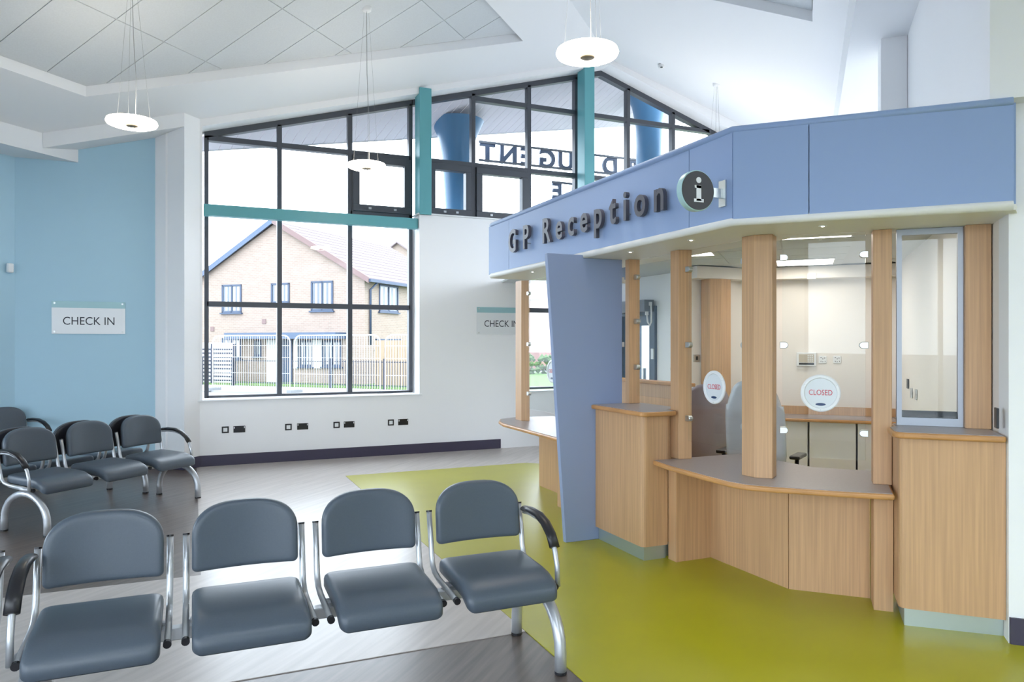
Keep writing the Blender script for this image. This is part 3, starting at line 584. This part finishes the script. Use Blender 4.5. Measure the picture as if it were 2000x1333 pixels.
# office chairs
def office_chair(x, y, rz, m, label, hb):
    e = empty('office_chair', (x,y,0), rz, label=label, cat='office chair', group='office chairs behind the desk')
    vs = []; nu, nv = 14, 16                    # curved shell back, seen from behind
    for sgn in (0, .03):
        for j in range(nv+1):
            v = j/nv; z = .50+v*(hb-.50); wv = .235*(1-.28*max(0,(v-.55)/.45)**2.2)*(0.86+.14*min(1,v*4))
            for i in range(nu+1):
                u = -1+2*i/nu; top = (1-.10*abs(u)**3) if v > .8 else 1
                vs.append((u*wv, .22+.10*v-.10*u*u+sgn*-1, .50+(z-.50)*top))
    n1 = (nu+1)*(nv+1); fs = []
    for j in range(nv):
        for i in range(nu):
            a = j*(nu+1)+i; b = a+1; c = b+nu+1; d = a+nu+1; fs += [(a,b,c,d),(a+n1,d+n1,c+n1,b+n1)]
    for i in range(nu): a, b = i, i+1; fs.append((a,a+n1,b+n1,b)); a, b = nv*(nu+1)+i, nv*(nu+1)+i+1; fs.append((a,b,b+n1,a+n1))
    for j in range(nv): a, b = j*(nu+1), (j+1)*(nu+1); fs.append((a,b,b+n1,a+n1)); a += nu; b += nu; fs.append((a,a+n1,b+n1,b))
    mb = MB(); mb.smooth = True; mb.add(vs, fs); mb.build('shell_back', m, e)
    MB().prism(rnd_poly([(-.24,-.25),(.24,-.25),(.24,.23),(-.24,.23)], (0,1,2,3), .08), .43, .50).build('seat', SHELL, e, .015, 2)
    MB().disc((0,0,.10),(0,0,1),.03,.33,14).build('column', SILVER, e)
    b = MB()
    for k in range(5): a = 2*PI*k/5; b.tube([(0,0,.11),(.15*math.cos(a),.15*math.sin(a),.10),(.29*math.cos(a),.29*math.sin(a),.065)], [.025,.02,.015], 8)
    b.build('star_base', BLACK, e)
    for k in range(5): a = 2*PI*k/5; MB().disc((.29*math.cos(a)-.012,.29*math.sin(a),.03),(1,0,0),.03,.024,12).build('castor', BLACK, e)
    for s_ in (-1,1):
        MB().tube([(s_*.22,.05,.46),(s_*.29,.05,.50),(s_*.295,.04,.68)], .017, 8).build('arm_support', BLACK, e); MB().box(s_*.295-.04,s_*.295+.04,-.12,.13,.68,.71).build('arm_pad', BLACK, e, .01, 2)
office_chair(4.52, 5.74, math.radians(146), CHSH1, 'mauve high backed office chair by the low partition', 1.22)
office_chair(4.29, 4.74, math.radians(122), CHSH2, 'pale grey high backed office chair behind the wide angled post', 1.30)
# ================================================================ WALL FITTINGS
def check_in(x0, x1, z0, z1, Y, label):
    e = empty('check_in_sign', (x0,Y,z0), label=label, cat='sign'); W, H_ = x1-x0, z1-z0
    MB().box(0,W,-.012,-.004,0,H_*.80).build('white_panel', ACRYL, e); MB().box(0,W,-.012,-.004,H_*.80,H_).build('teal_band', SIGNTEAL, e)
    put_text('check_in_text', 'CHECK IN', .14, .0008, frameM((W*.5,-.0128,H_*.40), (1,0,0), (0,0,1)), INK, e, 0, width=W*.70)
    for x in (.03,W-.03):
        for z in (.025,H_-.025): MB().disc((x,-.018,z),(0,1,0),.011,.018,12).build('stand_off', STEEL, e)
check_in(-1.56,-.765,1.71,2.11,10.47,'check in sign with teal band on the blue wall')
check_in(3.915,4.71,1.726,2.136,YW,'check in sign with teal band on the white wall by the desk')
for k, (xa, xb, z) in enumerate(((.406,.578,.468),(1.20,1.387,.437),(1.842,2.015,.405),(2.607,2.787,.37))):
    wd = ['under the left pane','under the middle pane','right of the middle pane','under the right window edge'][k]
    a = tag(MB().box(xa-.043,xa+.043,YW-.010,YW,.42,.506).build('data_outlet', BLACK, None, .002, 1), 'small square black outlet '+wd, 'outlet'); MB().box(xa-.025,xa+.025,YW-.013,YW-.0095,.438,.488).build('insert', PLW, a)
    b = tag(MB().box(xb-.073,xb+.073,YW-.010,YW,.42,.506).build('double_socket', BLACK, None, .002, 1), 'black double socket '+wd, 'socket')
    for s_ in (-1,1): MB().box(xb+s_*.062-.005,xb+s_*.062+.005,YW-.014,YW-.0095,.475,.498).build('rocker', PLW, b)
tag(MB().obox((-2.0+.03,10.41-.03,2.487), .065, .05, .11, PI/4).build('motion_sensor', PLW, None, .012, 3), 'white motion sensor on the angled blue wall', 'sensor')
p = Vector((6.584,9.416,0)); zc = ceilR(p.x,p.y)
cs = tag(MB().lathe([(0,-.05),(.035,-.05),(.05,-.035),(.055,0)], (p.x,p.y,zc), 20).build('ceiling_sensor', PLW), 'white sensor dome on the sloping ceiling near the ridge', 'sensor'); MB().disc((p.x-.02,p.y-.03,zc-.052),(0,0,1),.02,.006,14).build('lens', BLACK, cs)
# pendant lamps
def lamp(x, y, z, f, label, rec=.115):
    e = empty('pendant_lamp', (x,y,z), label=label, cat='pendant lamp', group='round pendant lamps'); zc = f(x,y)-z+rec
    MB().lathe([(.055,-.012),(.055,-.026),(.10,-.031),(.19,-.030),(.218,-.018),(.226,0),(.218,.022),(.19,.030),(.06,.030),(.055,.026)], (0,0,0), 48).build('diffuser', GLOW, e)
    MB().lathe([(0,-.037),(.050,-.037),(.054,-.033),(.054,.034),(0,.034)], (0,0,0), 24).build('hub', mat('hub_beige',(.26,.21,.15),.5), e)
    for k in range(3): a = 2*PI*k/3+.4; MB().tube([(.17*math.cos(a),.17*math.sin(a),.03),(.03*math.cos(a),.03*math.sin(a),zc-.02)], .0009, 5).build('suspension_wire', mat('dull_wire',(.16,.17,.18),.6), e)
    MB().tube([(.03,.0,.03),(.035,.02,zc*.3),(.01,.03,zc*.6),(.0,.01,zc-.02)], .0026, 6).build('power_cable', mat('cable_grey',(.30,.31,.32),.6), e)
    MB().lathe([(0,zc-.035),(.03,zc-.035),(.055,zc-.018),(.06,zc+.02)], (0,0,0), 20).build('ceiling_rose', PLW, e)
    return e
lamp(1.906,8.71,3.70,ceilL,'glowing round pendant lamp hanging before the high casement window')
lamp(-.52,7.89,3.70,ceilL,'glowing round pendant lamp hanging near the blue wall')
lamp(2.63,4.68,3.70,lambda x,y: min(ceilL(x,y), ceilR(x,y)),'glowing round pendant lamp hanging above the waiting area before the ridge')
lamp(7.33,9.05,3.70,ceilR,'round pendant lamp hidden behind the fascia with only its wires showing', 0)
# ================================================================ BEAM SEATING
def pillow(outline, rings, warp, cap=True):              # rings: (scale, depth); outline around (0,0); warp maps (x,y,d)->xyz
    n = len(outline); vs = []
    for s_, d in rings: vs += [warp(x*s_, y*s_, d) for x, y in outline]
    m = len(rings); fs = [(i*n+k, i*n+(k+1)%n, (i+1)*n+(k+1)%n, (i+1)*n+k) for i in range(m-1) for k in range(n)]
    vs.append(warp(0,0,rings[0][1])); vs.append(warp(0,0,rings[-1][1])); c0, c1 = len(vs)-2, len(vs)-1
    fs += [(c0,(k+1)%n,k) for k in range(n)]
    if cap: fs += [(c1,(m-1)*n+k,(m-1)*n+(k+1)%n) for k in range(n)]
    else: vs.pop()
    mb = MB(); mb.smooth = True; mb.add(vs, fs); return mb
def dshape():                                  # arched back outline, centred
    pts = []; w_, h0, h1 = .236, -.155, .153
    for k in range(6): a = PI*1.5+PI/2*k/5; pts.append((w_-.025+.025*math.cos(a), h0+.025+.025*math.sin(a)))
    for k in range(25):
        a = PI*k/24; pts.append((w_*math.copysign(abs(math.cos(a))**.72, math.cos(a)), .0+(h1)*abs(math.sin(a))**.86))
    for k in range(6): a = PI+PI/2*k/5; pts.append((-w_+.025+.025*math.cos(a), h0+.025+.025*math.sin(a)))
    pts += [(-w_+.025+(2*w_-.05)*k/12, h0) for k in range(1, 12)]
    return pts
def rrect(w_, h_, r, n=6):
    pts = []
    for cx, cy, a0 in ((w_-r,-h_+r,-PI/2),(w_-r,h_-r,0),(-w_+r,h_-r,PI/2),(-w_+r,-h_+r,PI)):
        for k in range(n+1): a = a0+PI/2*k/n; pts.append((cx+r*math.cos(a), cy+r*math.sin(a)))
    out = []
    for i in range(len(pts)):
        a, b = Vector(pts[i]), Vector(pts[(i+1)%len(pts)]); m_ = max(1, int((b-a).length/.06)); out += [tuple(a.lerp(b, k/m_)) for k in range(m_)]
    return out
TILT = .10
def wback(x, y, d): # d forward positive (towards -y)
    z = .70+y; yb = .275+(z-.55)*TILT + .005 - .03*(x/.236)**2
    return (x, yb-d, z)
def wseat(x, y, d):
    f = max(0, (-.08-y)/.16); z = .432+d-.055*f*f+.012*(y/.24); return (x, y+.0, z)
PITCH, PW = .587, .519
def seat_unit(parent, cx, front):
    b = pillow(dshape(), [(.13,-.013),(.3,-.013),(.5,-.013),(.7,-.013),(.93,-.012),(1.0,-.008),(1.0,.006),(.988,.017),(.962,.025),(.925,.029),(.86,.031),(.74,.031),(.62,.031),(.5,.031),(.38,.031),(.26,.031),(.13,.031)], wback)
    def sh(mb): mb.v = [(v[0]+cx, v[1], v[2]) for v in mb.v]; return mb
    bo = sh(b).build('back_pad', VINYL, parent)
    sh(pillow(dshape(), [(.13,-.026),(.26,-.026),(.38,-.026),(.5,-.026),(.62,-.026),(.74,-.026),(.86,-.026),(.97,-.024),(.985,-.0185),(.985,-.0135)], wback, False)).build('back_shell', SHELL, bo)
    sh(pillow(rrect(.236,.235,.035), [(.90,-.036),(.97,-.034),(1.0,-.022),(1.0,.012),(.985,.026),(.955,.034),(.91,.039),(.85,.041),(.74,.041),(.6,.041),(.45,.041),(.3,.041),(.15,.041)], wseat)).build('seat_pad', VINYL, parent)
    for s_ in (-1,1):
        x = cx+s_*PW/2; pts = [(x,.31,.71),(x,.275,.56),(x,.262,.49),(x,.245,.445),(x,.21,.415),(x,.15,.40),(x,-.13,.378)]
        t = MB().tube(pts, .0145, 10).build('side_frame', SILVER, parent); c = MB(); c.disc((x,-.147,.3765),(0,1,.07),.0165,.02,12); c.build('end_cap', BLACK, t)
        MB().disc((x,.309,.706),(0,.22,1),.0155,.008,12).build('top_cap', BLACK, t)
        MB().box(min(x,cx+s_*.22),max(x,cx+s_*.22),.05,.08,.385,.40).build('seat_bracket', SILVER, parent)
def bench(name, n, label, group):
    e = empty(name, label=label, cat='beam seating', group=group); L = (n-1)*PITCH
    for i in range(n): seat_unit(e, i*PITCH-L/2, True)
    MB().box(-L/2-PW/2+.02, L/2+PW/2-.02, .0, .055, .335, .385).build('beam', SILVER, e, .004, 1)
    for s_ in (-1,1):
        x = s_*(L/2+PW/2-.033)
        pts = [(x,-.263,0),(x,-.262,.10)]+[(x,-.262*math.cos(PI*k/14),.10+.235*math.sin(PI*k/14)) for k in range(1,14)]+[(x,.262,.10),(x,.263,0)]
        lg = MB().tube(pts, .029, 14).build('arch_leg', SILVER, e)
        for y in (-.263,.263): MB().disc((x,y,0),(0,0,1),.0305,.012,14).build('foot', BLACK, lg)
        xa = s_*(L/2+PW/2+.022)
        pts = [(xa,.285,.665),(xa,.20,.672),(xa,.10,.668),(xa,.02,.645),(xa,-.05,.60),(xa,-.095,.54),(xa,-.118,.47),(xa,-.125,.372)]
        at = MB().tube(pts, .0135, 10).build('arm_tube', SILVER, e)
        MB().tube([(xa,-.125,.385),(xa-s_*.02,.0,.378),(xa-s_*.022,.15,.395)], .0135, 8).build('arm_stay', SILVER, at)
        pp = [(xa,.275,.683),(xa,.20,.690),(xa,.10,.686),(xa,.02,.662),(xa,-.048,.617),(xa,-.09,.560)]
        MB().tube(pp, .02, 12, True, (.016,.029)).build('arm_pad', BLACK, e)
    return e
b1 = bench('beam_seating', 4, 'grey four seat beam bench standing at the edge of the lime floor', 'grey beam seating'); b1.location = (.531,3.44,0)
b4 = copy_tree(b1); b4['label'] = 'grey beam bench cut off beside the four seat bench'; b4.location = (.531-(3*PITCH+PW)-.135,3.44,0)
b2 = bench('beam_seating', 3, 'grey three seat beam bench facing the reception, back to back', 'grey beam seating'); b2.location = (-.70,7.865,0); b2.rotation_euler.z = PI/4
b3 = copy_tree(b2); b3['label'] = 'grey three seat beam bench facing the blue wall, back to back'; b3.location = (-.70-.72*Q,7.865+.72*Q,0); b3.rotation_euler.z = PI*1.25
b5 = copy_tree(b2); b5['label'] = 'grey beam bench in the corner against the angled blue wall'; b5.location = (-1.63-.587*Q*1.386,10.15-.587*Q*1.386,0); b5.rotation_euler.z = PI/4
# ================================================================ OUTSIDE
gr = S(MB().box(-90,90,-90,120,-.35,-.15).build('ground_outside', ROAD), 'pale road surface outside the windows')
def strip(nm, m, p0, z, d0, d1, s0=-40, s1=60, label=None, kind='structure'):  # strip parallel to the house front (D1), at distance along D2 from p0
    a = [p0+D1*s0+D2*d0, p0+D1*s1+D2*d0, p0+D1*s1+D2*d1, p0+D1*s0+D2*d1]
    return tag(MB().prism([(p.x,p.y) for p in a], -.15, z).build(nm, m), label, kind=kind)
HC = Vector((6.43,29.76,0)); GZ = -.1
strip('pavement', PAVE, HC, -.10, -5.2, -2.2, label='pale pavement along the street'); strip('lawn', GRASS, HC, -.08, -2.2, 14, label='strip of lawn before the brick house')
# canopy soffit planks outside, cut square to the canopy edge
e0, e1 = Vector((.184,11.141,0)), Vector((5.768,12.341,0)); et = (e1-e0).normalized(); en = Vector((et.y,-et.x,0))
can = S(empty('trim_9', (0,0,0)), 'planked canopy soffit outside the gable window')
for k in range(-8, 62):
    a = e0+et*(k*.17+.004); b = e0+et*((k+1)*.17-.004)
    def zc_(p): return ceilL(p.x,p.y)
    ta = (a.y-10.80)/(-en.y) if en.y < 0 else 0; tb_ = (b.y-10.80)/(-en.y) if en.y < 0 else 0
    if ta <= .02 or tb_ <= .02: continue
    a2, b2_ = a+en*ta, b+en*tb_
    MB().poly3([(p.x,p.y,zc_(p)) for p in (a,b,b2_,a2)], (0,0,.03)).build('soffit_plank', PLANK, can)
fa, fb = e0-et*2, e0+et*11
MB().poly3([(fa.x,fa.y,ceilL(fa.x,fa.y)-.01),(fb.x,fb.y,ceilL(fb.x,fb.y)-.01),(fb.x,fb.y,ceilL(fb.x,fb.y)+.25),(fa.x,fa.y,ceilL(fa.x,fa.y)+.25)], -en*.03).build('canopy_edge', HWHITE, can)
# round blue columns outside
for (px, Y, lab) in ((893,11.5,'blue round canopy column outside behind the first high casement'),(1267,11.6,'blue round canopy column outside right of the second teal post')):
    p = onY(px, 400, Y); zt = ceilL(p.x,p.y)-.005
    tag(MB().lathe([(.13,-.1),(.14,2.5),(.20,3.9),(.25,zt-.6),(.31,zt-.28),(.44,zt)], (p.x,p.y,0), 28).build('canopy_column', COLB), lab, 'column')
# sign letters outside, seen from behind
sg = empty('building_sign', (5.5,12.55,4.9), label='building name lettering on rails outside, seen reversed from inside', cat='sign'); sinv = Matrix.Translation((-5.5,-12.55,-4.9))
def SG(o): o.parent = sg; o.matrix_parent_inverse = sinv; return o
SY = 12.55; tl = onY(940,277,SY); tr = onY(1232,311,SY); bl_ = onY(940,313,SY); h_ = tl.z-bl_.z
SG(MB().box(tl.x-.05, 9.4, SY-.01, SY+.01, tl.z-.02, tl.z+.02).build('rail', FRAME)); SG(MB().box(tl.x-.05, 9.4, SY-.01, SY+.01, bl_.z-.02, bl_.z+.02).build('rail', FRAME))
lx = [(938,'T'),(978,'N'),(1018,'E'),(1055,'G'),(1092,'U'),(1133,'N'),(1178,'D'),(1222,'R')]
for px, ch in lx:
    p = onY(px, 300, SY); me = text_mesh(ch, h_/.70, .05, .014); xs = [v.co.x for v in me.vertices]; wd = max(xs)-min(xs)
    M = frameM((p.x+min(wd,.42), SY+.03, bl_.z), (-1,0,0), (0,0,1))
    for v in me.vertices: v.co = M @ Vector((v.co.x-min(xs), v.co.y, v.co.z))
    me.materials.clear(); me.materials.append(UPVC); o = bpy.data.objects.new('letter', me); C.objects.link(o); SG(o)
q0 = onY(1082,356,SY); q1 = onY(1082,386,SY)
SG(MB().box(q0.x-.05, 9.4, SY-.01, SY+.01, q0.z-.02, q0.z+.02).build('rail', FRAME))
for px, ch in ((1080,'E'),(1113,'R')):
    p = onY(px, 370, SY); me = text_mesh(ch, (q0.z-q1.z)/.70, .05, .012); xs = [v.co.x for v in me.vertices]
    M = frameM((p.x+max(xs)-min(xs), SY+.03, q1.z), (-1,0,0), (0,0,1))
    for v in me.vertices: v.co = M @ Vector((v.co.x-min(xs), v.co.y, v.co.z))
    me.materials.clear(); me.materials.append(UPVC); o = bpy.data.objects.new('letter', me); C.objects.link(o); SG(o)
# brick house: gable front along D1, side along D2
hs = empty('brick_house', (HC.x,HC.y,GZ), PI*.75, label='buff brick gabled house across the street', cat='house')   # local x: along the front to the left, local y: towards us is +y? set below
def hsz(px, py): p = onN(px, py, 1, 1, HC.x+HC.y); return ((p-HC).dot(-D1), p.z-GZ)       # front: s to the left, z
def hsd(px, py): p = onN(px, py, 1, -1, HC.x-HC.y); return ((p-HC).dot(D2), p.z-GZ)        # side: depth, z
# local frame: x = -D1 (left along front), y = -D2 (towards the street) after rotation of 135 degrees
ap_s, ap_z = hsz(537,433); _, ev_z = hsz(712,541); wl = 2*ap_s; dep = 9.0
bd = MB(); bd.xz([(0,0),(wl,0),(wl,ev_z),(ap_s,ap_z-.08),(0,ev_z)], -dep, 0); bd.build('walls', BUFF, hs)
slope = (ap_z-ev_z)/ap_s
for sgn in (0, 1):
    x_e, x_a = (-.30, ap_s) if sgn == 0 else (wl+.30, ap_s); z_e = ev_z-.30*slope
    nrow = 14
    rf = MB()
    for k in range(nrow):
        t0, t1 = k/nrow, (k+1)/nrow; xa, xb = x_e+(x_a-x_e)*t0, x_e+(x_a-x_e)*t1; za, zb2 = z_e+(ap_z-z_e)*t0, z_e+(ap_z-z_e)*t1
        rf.xz([(xa,za+.06),(xb,zb2+.02),(xb,zb2+.08),(xa,za+.12)], -dep-.2, .15)
    rf.build('roof', ROOFT, hs)
    vg = MB(); vg.xz([(x_e,z_e-.10),(x_a,ap_z-.10),(x_a,ap_z+.14),(x_e,z_e+.14)], .151, .21); vg.build('verge', VERGE if sgn == 0 else LEAD, hs)
gut = MB().box(-.40,-.28,-dep,.15,ev_z-.22,ev_z-.10).build('gutter', UPVC, hs)
MB().tube([(-.30,-.5,ev_z-.2),(-.06,-.35,ev_z-.5),(-.06,-.35,1.6)], .045, 8).build('downpipe', UPVC, hs)
def hwin(s0, s1, z0, z1, split=.5, face='front'):
    e_ = MB(); t = .07; x0, x1 = min(s0,s1), max(s0,s1)
    for a,b,c,d in ((x0,x1,z0,z0+t),(x0,x1,z1-t,z1),(x0,x0+t,z0,z1),(x1-t,x1,z0,z1)): e_.box(a,b,-.03,.04,c,d)
    if split: m_ = x0+(x1-x0)*split; e_.box(m_-t/2,m_+t/2,-.03,.04,z0,z1)
    e_.box(x0-.06,x1+.06,-.02,.10,z0-.06,z0)
    if face != 'front': e_.v = [(-v[1], -v[0], v[2]) for v in e_.v]
    fo = e_.build('window_frame', UPVC, hs); p_ = MB().box(x0+.02,x1-.02,-.02,.01,z0+.02,z1-.02)
    if face != 'front': p_.v = [(-v[1], -v[0], v[2]) for v in p_.v]
    p_.build('pane', HGL, fo)
    c_ = MB()
    for k in range(4): c_.box(x0+.1+k*(x1-x0-.2)/4+.02, x0+.1+(k+.55)*(x1-x0-.2)/4, .011, .014, z0+.1, z1-.1)
    if face != 'front': c_.v = [(-v[1], -v[0], v[2]) for v in c_.v]
    c_.build('curtain', HWHITE, fo)
for (a, b, c, d) in ((434,557,472,611),(530,554,566,592),(608,550,651,607),(434,661,472,701),(497,665,511,697),(584,665,612,717),(630,665,668,717)):
    s0, z1 = hsz(a, b); s1, z0 = hsz(c, d); hwin(s0, s1, z0, z1, .5 if c-a > 20 else 0)
for (a, b, c, d) in ((740,555,777,602),(733,662,782,676)):
    s0, z1 = hsd(a, b); s1, z0 = hsd(c, d); z0 = z1-(1.15 if d < 620 else .45); hwin(s0, s1, z0, z1, .5, 'side')
s0, z1 = hsz(462,652); s1, z0 = hsz(676,662); MB().box(s1,s0,0,.75,z0,z1+.02).build('porch_roof', LEAD, hs)
s0, z1 = hsz(522,664); s1, _ = hsz(545,750); MB().box(s1,s0,.0,.06,0,z1).build('door_panel', HWHITE, hs)
s0, z1 = hsz(552,664); s1, _ = hsz(572,750); MB().box(s1,s0,.0,.05,0,z1).build('front_door', UPVC, hs)
for a, b in ((575,583),(612,630)): s0, z1 = hsz(a,664); s1, z0 = hsz(b,720); MB().box(s1,s0,.0,.07,z0,z1).build('white_pier', HWHITE, hs)
for px, py in ((415,643),(516,628)): s0, z1 = hsz(px,py); MB().box(s0-.1,s0+.1,0,.03,z1-.1,z1+.1).build('air_brick', VERGE, hs)
hs.rotation_euler.z = 0; hs.matrix_world = Matrix(((-D1.x,-D2.x,0,HC.x),(-D1.y,-D2.y,0,HC.y),(0,0,1,GZ),(0,0,0,1)))
# neighbour gable behind, and red brick house seen past the reception
def simple_house(pc, width, depth, ev, rid, label, wm, ang):
    e_ = empty('house', (pc.x,pc.y,GZ), ang, label=label, cat='house')
    MB().xz([(-width/2,0),(width/2,0),(width/2,ev),(0,rid),(-width/2,ev)], 0, depth).build('walls', wm, e_)
    for s_ in (-1,1):
        MB().xz([(s_*(width/2+.3),ev-.3*(rid-ev)/(width/2)),(0,rid),(0,rid+.12),(s_*(width/2+.3),ev+.12-.3*(rid-ev)/(width/2))], -.3, depth+.3).build('roof', ROOFT, e_)
    for x in (-width/4, width/4):
        for z in (1.0, 3.4):
            if z+1.2 > ev+.2: continue
            f_ = MB().box(x-.6,x+.6,-.05,.02,z,z+1.2).build('window_frame', HWHITE, e_); MB().box(x-.52,x+.52,-.06,-.04,z+.08,z+1.12).build('pane', HGL, f_)
    return e_
p = onN(778,475,1,1,75); simple_house(p, 7.0, 8, p.z-2.2, p.z+.1, 'distant gabled house beyond the buff brick house', BUFF, -PI/4)
p = onY(1052,640,44); simple_house(Vector((p.x+2.5,44,0)), 9, 9, 4.6, 7.6, 'red brick house seen past the far glass screen', REDB, math.radians(35))
hd = MB(); random.seed(3); p = onY(1055,710,36)
for k in range(260):
    x = p.x+random.uniform(-4,4); y = 36+random.uniform(-.4,.4); z = random.uniform(-.1,1.0); s_ = random.uniform(.12,.22)
    hd.add([(x-s_,y,z),(x,y-s_,z+.05),(x+s_,y,z),(x,y+s_,z-.05),(x,y,z+s_),(x,y,z-s_)], [(0,1,4),(1,2,4),(2,3,4),(3,0,4),(1,0,5),(2,1,5),(3,2,5),(0,3,5)])
hdo = tag(hd.build('hedge', HEDGE), 'clipped green hedge before the red brick house', 'hedge', kind='stuff')
# railings, board fence, site fence
RP = HC - D2*2.35
def rail_fence(s0, s1, label, n):
    a = RP + D1*s0; e_ = empty('metal_railing', (a.x,a.y,GZ), -PI/4, label=label, cat='railing'); L = s1-s0
    for z in (.12,.98): MB().box(0,L,-.015,.015,z,z+.03).build('rail', RAIL, e_)
    for k in range(n+1): x = L*k/n; MB().box(x-.04,x+.04,-.04,.04,-.05,1.12).build('post', RAIL, e_)
    pk = MB(); m_ = int(L/.11)
    for k in range(1, m_): pk.box(L*k/m_-.008,L*k/m_+.008,-.008,.008,.05,1.06)
    tag(pk.build('pickets', RAIL, e_), kind='stuff')
rail_fence(-4.6,7.0,'black vertical bar railing along the lawn',5); rail_fence(-9.5,-6.2,'black vertical bar railing left of the path',2)
a = HC-D2*1.6+D1*-7.6; e_ = empty('board_fence', (a.x,a.y,GZ), -PI/4, label='dark slatted fence with white boards by the house corner', cat='fence')
for k in range(9): MB().box(0,2.4,-.012,.012,.12+k*.16,.18+k*.16).build('slat', RAIL, e_)
MB().box(0,2.4,.02,.04,.05,1.7).build('white_board', HWHITE, e_)
for x in (.0,1.2,2.36): MB().box(x,x+.09,-.06,.02,-.02,1.66).build('post', RAIL, e_)
HP = HC-D2*5.0
for k in range(2, 5):
    a = HP+D1*(-10.2+k*3.55); e_ = empty('site_fence_panel', (a.x,a.y,GZ), -PI/4, label='white mesh site fence panel standing before '+['the slatted fence and front door','the bay window and house corner','the timber board fence'][k-2], cat='site fence', group='site fence panels on the pavement')
    r_ = .25; W_ = 3.36; Ht = 1.95
    pts = [(0,0,.05),(0,0,Ht-r_)]+[(r_-r_*math.cos(PI/2*j/5),0,Ht-r_+r_*math.sin(PI/2*j/5)) for j in range(1,6)]+[(W_-r_+r_*math.sin(PI/2*j/5),0,Ht-r_+r_*math.cos(PI/2*j/5)) for j in range(0,6)]+[(W_,0,.05)]
    MB().tube(pts, .021, 8).build('tube_frame', HERAS, e_)
    ws = MB()
    for j in range(1,34): ws.box(W_*j/34-.003,W_*j/34+.003,-.003,.003,.1,Ht-.03)
    for z in (.15,.65,1.2,1.6): ws.box(0,W_,-.004,.004,z-.004,z+.004)
    tag(ws.build('mesh_wires', HERAS, e_), kind='stuff'); MB().box(-.12,.12,-.3,.3,-.02,.12).build('foot_block', ROAD, e_, .02, 1)
a = HC+D1*.6-D2*.2; e_ = empty('timber_fence', (a.x,a.y,GZ), -PI/4, label='timber close board fence beside the house', cat='fence')
for k in range(28): MB().box(k*.15,k*.15+.142,(k%2)*.012,.02+(k%2)*.012,0,1.8).build('board', TIMBER, e_)
MB().box(0,4.2,.035,.07,1.4,1.48).build('rail', TIMBER, e_)
